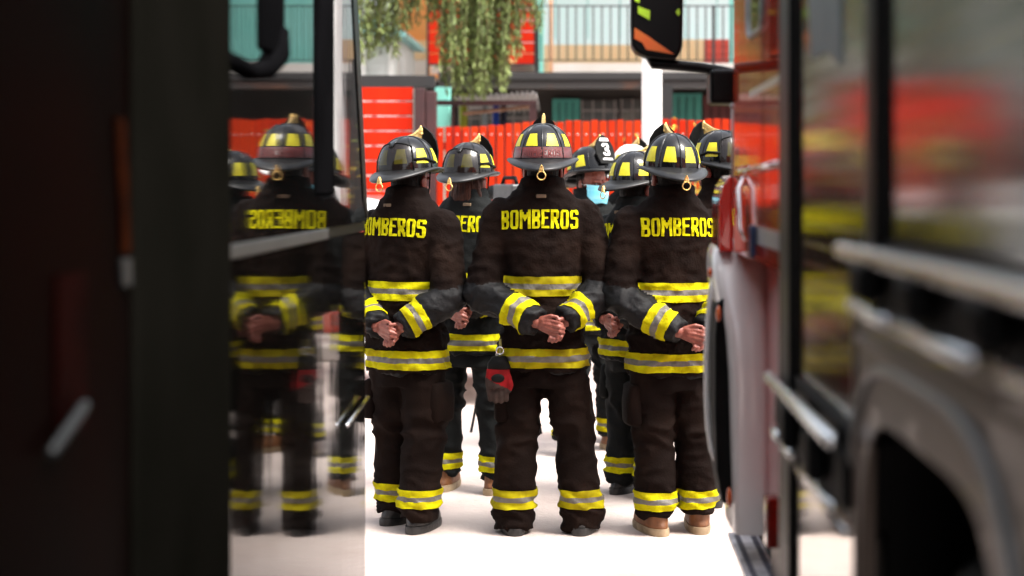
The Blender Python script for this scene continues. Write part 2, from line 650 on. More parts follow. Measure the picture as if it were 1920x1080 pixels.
# ------------------------------------------------------------------ firefighters
def firefighter(label, px, Y, top_px, yaw=0.0, coat=None, cuff=None, seed=1, text=True, tx=0.0, tilt=0.0, hstyle=None, hair=None,
                feet=(-.13, .17), trouser_len=.045, boot_m=None, face=False, hair_style=None, stance_y=(0, 0), elbow=1.0, tape=None, toe=9, tw=.335, hup=0.0, turn=0.0,
                hrot=(0, 0, 0), group="firefighters standing in formation", legs_w=1.0, lean=0.0):
    rr = random.Random(seed)
    coat = coat or brown
    cuff = cuff or dkgrey
    yel_ = tape or yel
    boot_m = boot_m or bootb
    X = (px - VPX) * Y / FPX
    T = EYE - (top_px - VPY) * Y / FPX          # height of the helmet shell top
    s = T / 1.82
    V = Vector
    # ---- pose, in the body's own frame: +y is where the person faces
    shd = {-1: V((-.188, .0, 1.402)), 1: V((.188, .0, 1.402))}
    elb = {-1: V((-.258 * elbow, -.055, 1.080 + rr.uniform(-.01, .01))), 1: V((.258 * elbow, -.055, 1.080 + rr.uniform(-.01, .01)))}
    hz0 = rr.uniform(-.012, .012)
    wri = {-1: V((-.030, -.210, .952 + hz0)), 1: V((.104, -.204, .956 + hz0))}
    hz0 -= .002
    brim = 1.661
    # ---- body: one continuous surface, head, neck, trunk, arms, hands with fingers, legs, feet
    mb = MB()
    hc = V((0, .012, brim - .012))
    mb.ellipsoid(hc, (.076, .096, .105))
    mb.ellipsoid(hc + V((0, .03, -.085)), (.058, .062, .07))
    mb.capsule(hc + V((0, .118, -.085)), hc + V((0, .088, -.03)), .014, .009, 8)
    for sg in (-1, 1):
        mb.ellipsoid(hc + V((sg * .079, -.005, -.045)), (.011, .02, .034))
        mb.capsule(hc + V((sg * .045, .088, -.022)), hc + V((sg * .014, .098, -.024)), .009, .009, 8)
        mb.ellipsoid(hc + V((sg * .042, .066, -.082)), (.024, .024, .026))
    mb.capsule(hc + V((-.024, .092, -.128)), hc + V((.024, .092, -.128)), .009, .009, 8)
    mb.chain([hc + V((0, -.02, -.06)), V((0, -.012, 1.47))], [.058, .066])
    mb.rings([(0, 0, .82, .14, .10), (0, 0, 1.0, .135, .095), (0, 0, 1.25, .15, .10), (0, 0, 1.4, .14, .09), (0, 0, 1.47, .08, .07)])
    for sg in (-1, 1):
        mb.chain([shd[sg], elb[sg], wri[sg]], [.05, .04, .03])
        hx_ = feet[0] if sg < 0 else feet[1]
        mb.chain([V((sg * .08, 0, .85)), V(((sg * .095 + hx_) / 2, .01, .47)), V((hx_, stance_y[0 if sg < 0 else 1], .1))], [.085, .055, .034])
        fy_ = stance_y[0 if sg < 0 else 1]
        mb.chain([V((hx_, fy_ - .01, .06)), V((hx_, fy_ + .10, .045))], [.032, .026])
    # the two clasped hands
    L0, R0 = wri[-1], wri[1]
    D_ = V((.034, 0, hz0))
    hand0, hand_c = len(mb.v), V((.037, -.222, .928 + hz0))
    # left hand: back of the palm towards the viewer, wrapped over the right one
    kn = [V((-.004, -.244, .966)), V((.004, -.250, .946)), V((.006, -.248, .925)), V((.002, -.240, .905))]
    for q in kn:
        mb.chain([L0 + V((.006, 0, (q.z - .935) * .45)), L0.lerp(q + D_, .55) + V((0, -.004, (q.z - .935) * .15)), q + D_], [.019, .0165, .0125], 10)
    ends = [(V((.040, -.262, .958)), V((.066, -.248, .946))), (V((.050, -.266, .936)), V((.074, -.248, .925))),
            (V((.050, -.262, .914)), V((.072, -.244, .905))), (V((.040, -.252, .894)), V((.058, -.236, .886)))]
    for q, (b, c) in zip(kn, ends):
        mb.chain([q + D_, b + D_, c + D_], [.0105, .0094, .0082], 8)
    mb.chain([L0 + V((.020, -.014, .018)), V((.006, -.250, .990)) + D_, V((.040, -.256, .984)) + D_], [.0135, .0108, .0086], 8)
    # right hand: below and inside, fingers curled up round the left palm
    kn = [V((.052, -.226, .948)), V((.048, -.228, .926)), V((.042, -.228, .904)), V((.034, -.224, .886))]
    for q in kn:
        mb.chain([R0 + V((-.004, 0, (q.z - .92) * .5)), q + D_], [.019, .014], 10)
    for k, (x, z) in enumerate(((.066, .884), (.047, .876), (.028, .874), (.010, .880))):
        a, b, c = V((x, -.226, z + .016)), V((x - .006, -.250, z)), V((x - .014, -.240, z - .016))
        mb.chain([a + D_, b + D_, c + D_], [.0102, .0094, .008], 8)
    mb.chain([R0 + V((-.014, -.014, .012)), V((.066, -.246, .975)) + D_, V((.046, -.262, .972)) + D_], [.013, .0105, .0086], 8)
    for i_ in range(hand0, len(mb.v)):
        mb.v[i_] = hand_c + (mb.v[i_] - hand_c) * .86
    body = remesh(mb, .0038, 1, .35)
    p = link("person", body, skin, None, smooth=True)
    p.location = (X, Y, 0)
    p.rotation_euler = (lean, 0, -math.radians(yaw))
    p.scale = (s, s, s)
    tag(p, label, "person", group)
    # ---- jacket
    ox, oz = rr.uniform(0, 50), rr.uniform(0, 50)
    tor = [(0, 0, .728, .186, .142), (0, 0, .745, .196, .150), (0, 0, .83, .194, .148), (0, 0, .96, .186, .142), (0, 0, 1.10, .180, .136),
           (0, 0, 1.24, .192, .136), (0, -.004, 1.34, .200, .132), (0, -.006, 1.41, .196, .122), (0, -.01, 1.455, .180, .112), (0, -.012, 1.49, .150, .104), (0, -.012, 1.525, .120, .098)]
    mb = MB()
    mb.rings(tor, 32, power=2.35)
    mb.rings([(0, -.012, 1.45, .120, .098), (0, -.012, 1.50, .112, .096), (0, -.010, 1.55, .104, .096), (0, -.008, 1.585, .100, .094)], 24)
    segs = []
    for sg in (-1, 1):
        a, b, c = shd[sg], elb[sg], wri[sg]
        segs.append((a, b, .084, .076, sg, 0))
        segs.append((b, c, .077, .056, sg, 1))
        mb.capsule(a, b, .084, .076, 16)
        mb.capsule(b, b.lerp(c, .8), .077, .060, 16)
        d = (c - b).normalized()
        cs = b.lerp(c, .62)
        mb.tube([cs, b.lerp(c, .9), b.lerp(c, 1.03)], [.064, .060, .058], 20)
    jk = remesh(mb, .0105, 4, .5)

    def region(q):
        best, who = 1e9, ('t', 0, 0)
        # trunk
        for i in range(len(tor) - 1):
            if tor[i][2] <= q.z <= tor[i + 1][2]:
                t = (q.z - tor[i][2]) / (tor[i + 1][2] - tor[i][2])
                hx_ = tor[i][3] * (1 - t) + tor[i + 1][3] * t
                hy_ = tor[i][4] * (1 - t) + tor[i + 1][4] * t
                d = abs((math.hypot(q.x / hx_, q.y / hy_) - 1.02) * min(hx_, hy_))
                if d < best:
                    best, who = d, ('t', 0, 0)
        for (a, b, ra, rb, sg, w_) in segs:
            d, t = segdist(q, a, b, ra, rb)
            if abs(d) < best:
                best, who = abs(d), ('a', sg, w_ + t)
        return who

    def folds(q, n_):
        v = noise.noise(V((q.x * 7 + ox, q.y * 7, q.z * 4 + oz)))
        f1 = noise.noise(V((q.x * 9 + oz, q.y * 9 + q.z * 6, q.z * 17 + ox)))
        r1 = (1 - abs(f1)) ** 3
        low = .35 + .65 * max(0, min(1, (1.25 - q.z) / .35))
        g = noise.noise(V((q.x * 22 + q.z * 9 + ox, q.y * 22, q.z * 24 - q.x * 8)))
        cr = (1 - abs(noise.noise(V((q.x * 15 - q.z * 8 + oz, q.y * 15, q.z * 20 + q.x * 14))))) ** 7
        return .012 * v + .019 * low * (r1 - .45) + .005 * g + .009 * low * cr
    displace(jk, folds)
    regs = [region(f.center) for f in jk.polygons]
    mi = [1 if (r_[0] == 'a' and r_[2] > .93) else 0 for r_ in regs]
    jk.polygons.foreach_set("material_index", mi)
    jo = link("jacket", jk, [coat, cuff], p, smooth=True)
    tv = V((0, 0, 1))
    hem = [.748, .7765, .8, .832]
    band(jk, (tv, hem), lambda q: q.y < .9 and .70 < q.z < .88, .004, [0, 1, 0], "reflective_stripe", [yel_, silv], jo)
    ch = [1.062, 1.092, 1.116, 1.148]
    band(jk, (tv, ch), lambda q: 1.02 < q.z < 1.19 and q.y < 0 and region(q)[0] == 't', .004, [0, 1, 0], "reflective_stripe", [yel_, silv], jo)
    band(jk, (tv, ch), lambda q: 1.02 < q.z < 1.19 and q.y >= 0 and region(q)[0] == 't', .004, [0, 1, 0], "reflective_stripe", [yel_, silv], jo)
    for sg in (-1, 1):
        b, c = elb[sg], wri[sg]
        d = (c - b).normalized()
        t0 = d.dot(b)
        L = (c - b).length
        off = [t0 + L * q for q in (.55, .67, .765, .89)]
        band(jk, (d, off), lambda q: (lambda r_: r_[0] == 'a' and r_[1] == sg and r_[2] > 1.3)(region(q)), .0042, [0, 1, 0],
             "reflective_stripe", [yel, silv], jo)
    if text:
        lettering("back_lettering", "BOMBEROS", jk, jo, tx, 1.400, tw, .082, yeltx, tilt, .02)
    tg = MB()
    tg.box(-.022, .022, -.119, -.108, 1.492, 1.508)
    tgo = tg.build("collar_loop", tagm, jo, bevel=.003)
    tgo.rotation_euler = (0, rr.uniform(-.3, .3) * .1, 0)
    # ---- trousers
    mb = MB()
    mb.rings([(0, 0, .66, .172, .125), (0, 0, .76, .170, .125), (0, 0, .86, .160, .12)], 28)
    lg = []
    for sg in (-1, 1):
        fx = feet[0] if sg < 0 else feet[1]
        fy = stance_y[0 if sg < 0 else 1]
        a, b, c = V((sg * .088, 0, .76)), V(((sg * .10) * .45 + fx * .55, .012 + fy * .4, .44)), V((fx, fy, trouser_len + .05))
        mb.capsule(a, b, .104 * legs_w, .093 * legs_w, 16)
        mb.tube([b.lerp(c, -.1), b.lerp(c, .35), b.lerp(c, .75), c, V((fx, fy, trouser_len))],
                [.090 * legs_w, .092 * legs_w, .094 * legs_w, .094 * legs_w, .086 * legs_w], 20)
        lg.append((b, c, sg))
    tr = remesh(mb, .0105, 4, .5)

    def tfold(q, n_):
        v = noise.noise(V((q.x * 6 + oz, q.y * 6, q.z * 3 + ox)))
        f1 = noise.noise(V((q.x * 8 + ox, q.y * 8 + q.z * 4, q.z * 15 + oz)))
        r1 = (1 - abs(f1)) ** 3
        ank = max(0, min(1, (.3 - q.z) / .2))
        f2 = (1 - abs(noise.noise(V((q.x * 7 + ox, q.y * 7, q.z * 26 + q.x * 12))))) ** 3
        kn = math.exp(-((q.z - .47) / .08) ** 2)
        return .012 * v + .019 * (r1 - .45) * (.5 + kn) + .024 * ank * (f2 - .5)
    displace(tr, tfold)
    to = link("trousers", tr, coat, p, smooth=True)
    for (b, c, sg) in lg:
        band(tr, (tv, [.118, .148, .17, .200]), lambda q: .08 < q.z < .25 and (q.x - (feet[0] + feet[1]) / 2) * sg > 0, .004, [0, 1, 0],
             "reflective_stripe", [yel_, silv], to)
    for sg in (-1, 1):
        pk = MB()
        pk.rings([(sg * .176, .01, .50, .030, .070), (sg * .180, .01, .515, .036, .080), (sg * .180, .01, .60, .036, .080), (sg * .176, .01, .675, .032, .078), (sg * .17, .01, .685, .022, .07)], 20, power=4)
        pm = pk.mesh("pocket")
        displace(pm, lambda q, n_: .004 * noise.noise(V((q.x * 30 + ox, q.y * 30, q.z * 30))))
        link("pocket", pm, coat, to, smooth=True)
    # ---- boots
    for sg in (-1, 1):
        fx = feet[0] if sg < 0 else feet[1]
        fy = stance_y[0 if sg < 0 else 1]
        ang = sg * math.radians(toe)
        mb = MB()
        mb.rings([(0, -.005, .03, .05, .072), (0, -.008, .09, .050, .066), (0, -.01, .16, .052, .062), (0, -.01, .24, .055, .06)], 18)
        mb.rings([(0, .055, .024, .052, .142), (0, .058, .05, .052, .142), (0, .062, .078, .044, .122), (0, .07, .098, .03, .085)], 22, power=2.4)
        bt = remesh(mb, .010, 3, .5)
        for v in bt.vertices:
            x, y = v.co.x, v.co.y
            v.co.x = x * math.cos(ang) + y * math.sin(ang) + fx
            v.co.y = -x * math.sin(ang) + y * math.cos(ang) + fy
        bo = link("boot", bt, boot_m, p, smooth=True)
        sb = MB()
        sb.rings([(0, .055, .0, .055, .148), (0, .055, .018, .057, .150), (0, .055, .034, .055, .147)], 22, power=2.4)
        for i, v in enumerate(sb.v):
            x, y = v.x, v.y
            sb.v[i] = V((x * math.cos(ang) + y * math.sin(ang) + fx, -x * math.sin(ang) + y * math.cos(ang) + fy, v.z))
        sb.build("sole", sole if boot_m is boott else bootb, bo, smooth='angle')
    # ---- hair, mask, eyes
    mb = MB()
    hm = haira if hair == 'auburn' else hairb
    if hair == 'auburn':
        for k in range(46):
            a = math.pi + rr.uniform(-1.25, 1.25)
            r0 = rr.uniform(.07, .085)
            p0 = hc + V((r0 * math.sin(a), .1 * math.cos(a), -.02 + rr.uniform(-.02, .02)))
            p1 = hc + V((r0 * 1.05 * math.sin(a) + rr.uniform(-.02, .02), .112 * math.cos(a), -.10))
            p2 = hc + V((r0 * .95 * math.sin(a) + rr.uniform(-.03, .03), .116 * math.cos(a), -.155 - rr.uniform(0, .04)))
            p3 = p2 + V((rr.uniform(-.02, .02), -.008, -.025))
            mb.tube([p0, p1, p2, p3], [.012, .013, .009, .002], 6)
        mb.ellipsoid(hc + V((0, -.02, -.05)), (.078, .088, .085))
    else:
        mb.ellipsoid(hc + V((0, -.016, .005)), (.080, .094, .102))
        mb.ellipsoid(hc + V((0, -.04, -.05)), (.072, .066, .07))
    hme = remesh(mb, .006, 2, .4)
    link("hair", hme, hm, p, smooth=True)
    if face:
        for sg in (-1, 1):
            e = MB()
            e.ellipsoid(hc + V((sg * .031, .083, -.040)), (.0125, .011, .009), 12, 7)
            e.build("eye", mat("eye_dark", (.05, .03, .025), .15, c2=(.2, .17, .15), scale=150, mixlo=.5, mixhi=.6), p, smooth=True)
        mk = MB()
        rows = []
        NN, MM = 16, 8
        G = []
        for j in range(MM + 1):
            t = j / MM
            z = -.052 - .098 * t
            for i in range(NN + 1):
                u = (i / NN - .5) * 2
                a = u * 1.12
                bul = .125 + .016 * math.sin(t * math.pi) - .018 * t + .010 * math.exp(-(u / .22) ** 2) * (1 - t) + (.0022 if j % 2 else 0)
                G.append(hc + V((.084 * math.sin(a), bul * math.cos(a) * .92 - .0, z + .012 * abs(u) * (1 - 2 * t))))
        W1 = NN + 1
        q = [(j * W1 + i, j * W1 + i + 1, (j + 1) * W1 + i + 1, (j + 1) * W1 + i) for j in range(MM) for i in range(NN)]
        G2 = [g + V((0, -.004, 0)) for g in G]
        mk.add(G + G2, q + [tuple(len(G) + i for i in reversed(f)) for f in q])
        mko = mk.build("face_mask", maskm, p, smooth=True)
        for sg in (0, NN):
            st = MB()
            x = 1 if sg else -1
            st.tube([G[sg], hc + V((x * .083, .02, -.045)), hc + V((x * .084, -.012, -.02))], .0022, 6)
            st.tube([G[MM * W1 + sg], hc + V((x * .08, .02, -.10)), hc + V((x * .084, -.012, -.02))], .0022, 6)
            st.build("ear_loop", whitep, mko, smooth=True)
    hst = dict(hstyle or {})
    helmet(p, (0, 0.0, brim + hup), (math.radians(hrot[0]), math.radians(hrot[1]), math.radians(-turn)), 1.0, **hst)
    # chin strap
    cs = MB()
    for sg in (-1, 1):
        cs.tube([hc + V((sg * .098, .02, .02)), hc + V((sg * .088, .03, -.06)), hc + V((sg * .05, .07, -.148)), hc + V((0, .085, -.162))], (.004), 6)
    cs.build("chin_strap", black, p, smooth=True)
    return p


# ------------------------------------------------------------------ ground
def ground():
    mb = MB()
    mb.add([(-150, -60, 0), (150, -60, 0), (150, 200, 0), (-150, 200, 0)], [(0, 1, 2, 3)])
    g = mb.build("ground", mat("concrete_paving", (.47, .395, .36), .85, c2=(.34, .265, .235), scale=1.6, mixlo=.45, mixhi=.8, bump=.4, bscale=30, detail=8))
    g["kind"] = "structure"
    pv = MB()
    pv.box(-40, 40, 13.9, 18.6, 0.004, .14)
    o = pv.build("pavement", mat("pavement_slabs", (.42, .38, .35), .9, c2=(.34, .3, .28), scale=3, bump=.2), bevel=.02)
    o["kind"] = "structure"


ground()

# ------------------------------------------------------------------ right fire truck
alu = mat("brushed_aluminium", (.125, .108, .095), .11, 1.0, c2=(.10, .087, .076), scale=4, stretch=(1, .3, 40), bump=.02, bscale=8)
polal = mat("polished_panel", (.70, .66, .62), .07, 1.0, c2=(.6, .57, .53), scale=5, bump=.02, bscale=3)
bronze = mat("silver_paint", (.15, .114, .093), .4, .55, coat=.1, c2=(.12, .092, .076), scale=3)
stepm = mat("step_metal", (.80, .79, .82), .5, .0, c2=(.45, .44, .47), scale=15)
prail = mat("satin_rail", (.93, .96, .98), .26, 1.0, c2=(.90, .92, .93), scale=8)
chrome = mat("chrome", (.86, .87, .88), .12, 1.0, c2=(.8, .8, .82), scale=8)
rubber = mat("rubber_black", (.003, .003, .003), .6, ior=1.2, c2=(.005, .005, .005), scale=12)
trim = mat("black_trim", (.003, .0027, .0027), .4, ior=1.2, c2=(.0045, .004, .004), scale=5)
redp = mat("fire_red_paint", (.62, .018, .010), .10, .0, coat=1.0, c2=(.52, .016, .010), scale=2, bump=.03, bscale=3, stretch=(1, 6, 1))
redm = mat("red_mirror_paint", (.85, .035, .008), .07, .45, coat=.0, c2=(.82, .085, .014), scale=1.4, bump=.05, bscale=5, stretch=(0, 1.6, .05))
whitepaint = mat("white_paint", (.84, .81, .78), .25, coat=.6, c2=(.80, .76, .73), scale=3)
amber = mat("amber_lens", (.75, .13, .01), .18, coat=.6, c2=(.55, .08, .01), scale=40)
redlens = mat("red_lens", (.25, .012, .006), .15, coat=.6, c2=(.12, .006, .004), scale=30)
dglass = mat("dark_glass", (.010, .012, .012), .03, coat=1.0, ior=1.6, c2=(.014, .015, .015), scale=2)


def wheel(name, parent, cx, cy, cz, r, wdt, side):
    """wheel with its axle along x; side = -1 outer face towards -x"""
    mb = MB()
    prof = [(.55 * r, 0), (.60 * r, -.01), (.92 * r, .0), (.985 * r, .03), (r, .06), (r, wdt - .06), (.985 * r, wdt - .03), (.92 * r, wdt), (.55 * r, wdt)]
    N = 48
    vs, fs = [], []
    for i in range(N):
        a = 2 * math.pi * i / N
        for (q, xx) in prof:
            vs.append((cx - side * xx, cy + q * math.cos(a), cz + q * math.sin(a)))
    K = len(prof)
    for i in range(N):
        i2 = (i + 1) % N
        for k in range(K - 1):
            fs.append((i * K + k, i2 * K + k, i2 * K + k + 1, i * K + k + 1))
    mb.add(vs, fs)
    w_ = mb.build(name, rubber, parent, smooth='angle')
    rm = MB()
    prof = [(.0, .05), (.18 * r, .04), (.20 * r, .10), (.42 * r, .12), (.50 * r, .03), (.56 * r, .0), (.56 * r, .2)]
    vs, fs = [], []
    for i in range(N):
        a = 2 * math.pi * i / N
        for (q, xx) in prof:
            vs.append((cx - side * xx, cy + max(q, .002) * math.cos(a), cz + max(q, .002) * math.sin(a)))
    K = len(prof)
    for i in range(N):
        i2 = (i + 1) % N
        for k in range(K - 1):
            fs.append((i * K + k, i2 * K + k, i2 * K + k + 1, i * K + k + 1))
    rm.add(vs, fs)
    rm.build("rim", mat("steel_rim", (.03, .027, .025), .5, .4, c2=(.015, .013, .012), scale=12), w_, smooth='angle')
    nut = MB()
    for k in range(10):
        a = 2 * math.pi * k / 10
        y, z = cy + .31 * r * math.cos(a), cz + .31 * r * math.sin(a)
        nut.tube([(cx - side * .11, y, z), (cx - side * .075, y, z)], .016, 6)
    nut.build("wheel_nut", mat("nut_steel", (.08, .075, .07), .4, .8, c2=(.05, .05, .05), scale=12), w_)
    return w_


def right_truck():
    XR = .44
    t = thing("fire_truck", "silver and red fire truck with roller shutters, chrome rails and a white front mudguard", "fire truck", (0, 0, 0),
              group="fire trucks parked side by side")
    # body mass behind the outer skin
    b = MB()
    b.box(XR + .06, 2.9, -2.2, 3.46, 1.28, 2.8)
    b.box(XR + .06, 2.9, 2.6, 3.46, .62, 1.28)
    b.box(XR + .45, 2.55, -2.2, 5.2, .35, 1.279)
    b.build("body", trim, t)
    # shutters, with horizontal slats
    for (y0, y1, z0, z1) in ((2.415, 3.300, 1.155, 2.75), (-1.2, 2.325, 1.47, 2.75)):
        m = MB()
        prof = []
        z = z0
        while z < z1 - .001:
            prof += [(XR + .0046, z), (XR + .0040, z + .0015), (XR + .0040, z + .0385)]
            z += .040
        n = len(prof)
        vs = [(x, y0, zz) for x, zz in prof] + [(x, y1, zz) for x, zz in prof]
        vs += [(XR + .05, y0, z0), (XR + .05, y1, z0), (XR + .05, y0, z), (XR + .05, y1, z)]
        fs = [(i, i + 1, n + i + 1, n + i) for i in range(n - 1)]
        fs += [(0, n, 2 * n + 1, 2 * n), (n - 1, 2 * n - 1, 2 * n + 3, 2 * n + 2)]
        m.add(vs, fs)
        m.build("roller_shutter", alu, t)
    m = MB()  # pale pennant-shaped reflection on the shutter, built as a flat coloured plate
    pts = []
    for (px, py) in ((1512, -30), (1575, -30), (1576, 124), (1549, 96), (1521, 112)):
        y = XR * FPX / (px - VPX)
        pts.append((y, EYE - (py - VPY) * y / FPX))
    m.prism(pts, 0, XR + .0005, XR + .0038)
    m.build("pennant_reflection", mat("pale_reflection", (.16, .20, .20), .5, c2=(.11, .15, .15), scale=7), t)
    # black vertical guide channels
    for (y0, y1, z0) in ((3.302, 3.475, .52), (2.328, 2.412, 1.42)):
        m = MB()
        m.box(XR - .012, XR + .055, y0, y1, z0, 2.80)
        m.build("guide_channel", trim, t, bevel=.008)
    m = MB()
    m.box(XR - .012, XR + .05, -1.25, 3.3, 2.755, 2.80)
    m.build("cornice_rail", trim, t, bevel=.006)
    # polished lower skirt between the cab and the wheel
    m = MB()
    m.box(XR, XR + .05, 2.560, 3.300, .42, .985)
    m.build("lower_skirt", polal, t, bevel=.006)
    m = MB()
    m.box(XR, XR + .05, 2.560, 3.300, .988, 1.152)
    m.build("rail_backing", trim, t)
    m = MB()
    m.box(XR, XR + .05, -1.2, 2.32, 1.365, 1.466)
    m.build("rail_backing", trim, t)
    # vertical chrome edge by the wheel arch
    m = MB()
    m.box(XR - .006, XR + .03, 2.536, 2.558, .42, 1.36)
    m.build("edge_strip", bronze, t, bevel=.004)
    # wheel side panel with arch opening
    cy, cz = 2.08, .5

    def arch(a_, b_, n_, k, N_):
        t_ = math.pi * k / N_
        c_, s_ = math.cos(t_), math.sin(t_)
        return cy + a_ * math.copysign(abs(c_) ** (2 / n_), c_), cz + b_ * abs(s_) ** (2 / n_)
    poly = [(2.534, .42), (2.534, cz)]
    for k in range(0, 41):
        poly.append(arch(.447, .700, 5, k, 40))
    poly += [(cy - .447, .42), (-1.2, .42), (-1.2, 1.36), (2.534, 1.36)]
    m = MB()
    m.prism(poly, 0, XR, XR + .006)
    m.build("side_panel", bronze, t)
    m = MB()
    m.tube([(XR - .003, *arch(.55, .785, 4, k, 60)) for k in range(9, 61)], .008, 10)
    m.build("arch_bead", mat("dull_bead", (.30, .30, .29), .4, .7, c2=(.22, .22, .21), scale=9), t, smooth=True)
    m = MB()
    m.tube([(XR - .001, 2.53, 1.305), (XR - .001, -1.2, 1.305)], .008, 8)
    m.build("side_crease", bronze, t, smooth=True)
    # wheel housing
    m = MB()
    m.box(XR + .40, XR + .44, cy - .75, cy + .60, .3, 1.3)
    m.build("wheel_housing", black, t)
    wheel("wheel", t, XR + .09, cy, .54, .52, .30, -1)
    # protruding rails: black channel with chrome tube above and short chrome pieces below
    for (y0, y1, zt, zb, brk) in ((2.57, 3.50, 1.128, 1.0, ((2.66, 2.98), (3.16, 3.30), (3.38, 3.47))),
                                  (-1.0, 2.52, 1.448, 1.352, ((2.18, 2.47), (1.70, 2.10), (1.0, 1.55)))):
        m = MB()
        m.box(XR - .018, XR - .001, y0, y1, zb + .02, zt - .018)
        h = m.build("rail_housing", rubber, t, bevel=.006)
        m = MB()
        m.capsule((XR - .032, y0 + .03, zt), (XR - .032, y1 - .02, zt), .0135, .0135, 12)
        m.build("chrome_tube", prail, h, smooth=True)
        for (a, c) in brk:
            m = MB()
            m.capsule((XR - .022, a, zb + .010), (XR - .022, c, zb + .010), .011, .011, 10)
            m.build("chrome_strip", prail, h, smooth=True)
        y = y0 + .18
        while y < y1 - .1:
            m = MB()
            m.box(XR - .05, XR - .019, y, y + .10, zb + .03, zt - .012)
            m.build("rail_bracket", rubber, h, bevel=.012)
            y += .34
    m = MB()
    m.tube([(XR - .012, 2.58, .982), (XR - .012, 3.56, .982)], .006, 8)
    m.build("lower_trim", chrome, t, smooth=True)
    # ---- cab
    XC = .525
    XU = .442
    cb = MB()
    cb.prism([(XC, 3.50), (2.8, 3.50), (2.8, 5.28), (2.3, 5.45), (1.0, 5.45), (XC + .10, 5.30), (XC + .02, 5.05)], 2, .62, 1.352)
    cb.build("cab_lower", redp, t, bevel=.03, seg=3)
    cb = MB()
    cb.prism([(XU, 3.48), (2.8, 3.48), (2.8, 5.28), (2.3, 5.45), (1.0, 5.45), (XU + .22, 5.20), (XU + .05, 4.90), (XU, 4.665)], 2, 1.354, 2.62)
    cab = cb.build("cab", redm, t)
    w = MB()
    zz0, zz1, ya, yb = 1.94, 2.50, 3.86, 4.24
    rcorner = .07
    pl = []
    for (cx_, cz_, a0) in ((yb - rcorner, zz1 - rcorner, 0), (ya + rcorner, zz1 - rcorner, 90), (ya + rcorner, zz0 + rcorner, 180), (yb - rcorner, zz0 + rcorner, 270)):
        for k in range(5):
            a = math.radians(a0 + 22.5 * k)
            pl.append((cx_ + rcorner * math.cos(a), cz_ + rcorner * math.sin(a)))
    w.prism(pl, 0, XU - .002, XU + .004)
    wo = w.build("cab_window", dglass, t)
    fr = MB()
    fr.tube([(XU - .003, q[0], q[1]) for q in pl + pl[:1]], .007, 8)
    fr.build("window_seal", mat("grey_seal", (.25, .25, .24), .4, .3, c2=(.18, .18, .18), scale=10), wo, smooth=True)
    m = MB()
    m.box(XU - .002, XU + .003, 3.50, 4.20, 1.78, 1.80)
    m.build("white_stripe", whitepaint, cab)
    m = MB()
    m.box(XU - .002, XU + .003, 3.50, 4.05, 1.40, 1.445)
    m.build("white_stripe", whitepaint, cab)
    m = MB()
    m.box(XU - .0012, XU + .004, 3.90, 3.905, 1.36, 1.93)
    m.build("door_seam", black, cab)
    m = MB()
    m.tube([(XU - .004, 4.30, 1.60), (XU - .022, 4.28, 1.585), (XU - .022, 3.60, 1.595), (XU - .004, 3.56, 1.60)], .006, 8)
    m.build("grab_rail", chrome, cab, smooth=True)
    m = MB()
    m.tube([(XU - .003, 4.33, 1.57), (XU - .018, 4.32, 1.54), (XU - .018, 4.28, 1.43), (XU - .003, 4.27, 1.40)], .007, 8)
    m.build("grab_rail", chrome, cab, smooth=True)
    m = MB()
    m.capsule((XU - .012, 4.02, 1.372), (XU - .012, 4.02, 1.44), .010, .010, 10)
    m.build("door_handle", mat("blue_plastic", (.01, .03, .10), .3, c2=(.012, .02, .05), scale=20), cab, smooth=True)
    # white mudguard seen from the rear, rounded at the top
    Yf = 4.66
    rows = []
    for (z, xl, dy) in ((.515, .446, .0), (.518, .441, 0), (.60, .437, 0), (.80, .431, 0), (1.00, .425, .0), (1.10, .416, .006), (1.18, .402, .018), (1.25, .389, .036),
                        (1.30, .384, .056), (1.335, .387, .078), (1.36, .396, .102), (1.375, .412, .125), (1.382, .44, .145)):
        rows.append(((xl + .556) / 2, Yf + .17 + dy * .9, z, (.556 - xl) / 2, .17 - dy * .35))
    m = MB()
    m.rings(rows, 48, power=5.5)
    mg = m.build("mudguard", whitepaint, t, smooth='angle')
    m = MB()
    m.prism([(.412, .60), (.394, .70), (.388, .9), (.389, 1.10), (.398, 1.20), (.42, 1.22), (.45, 1.0), (.46, .60)], 1, Yf + .035, Yf + .26)
    m.build("wheel_well", rubber, mg, bevel=.01)
    # thin arched lip ahead of the well
    m = MB()
    lip = [at(px, py, 4.80) for (px, py) in ((1341, 512), (1333, 545), (1327, 600), (1324, 670), (1324, 740), (1327, 800), (1333, 842), (1341, 862), (1350, 868))]
    m.tube(lip, .0075, 8)
    m.tube([q + Vector((.010, .05, 0)) for q in lip], .006, 8)
    m.build("arch_lip", whitepaint, mg, smooth=True)
    for (px, py, rx, rz) in ((1347, 588, .0085, .024), (1331, 511, .0075, .016), (1367, 932, .0085, .030)):
        q = at(px, py, Yf)
        m = MB()
        m.ellipsoid((q.x, Yf - .004, q.z), (rx, .014, rz), 14, 9)
        m.build("marker_light", amber, mg, smooth=True)
    # rounded red corner above the mudguard
    a, c = at(1347, 330, 4.74), at(1374, 466, 4.74)
    m = MB()
    pts = [(a.x, c.z - .01), (a.x, a.z - .075), (a.x + .012, a.z - .028), (a.x + .032, a.z), (c.x, a.z + .004), (c.x, c.z - .01)]
    m.prism(pts, 1, 4.72, 4.98)
    m.build("corner_panel", redp, t, bevel=.012, seg=3)
    m = MB()
    q0, q1 = at(1373, 200, 4.7), at(1373, 332, 4.7)
    m.tube([q0, q1], .0035, 6)
    m.capsule(q0, q0 + Vector((0, 0, .004)), .007, .007, 8)
    m.build("antenna", mat("antenna_grey", (.4, .38, .35), .4, .5, c2=(.3, .3, .3), scale=20), t, smooth=True)
    # step and side lamp below the cab
    m = MB()
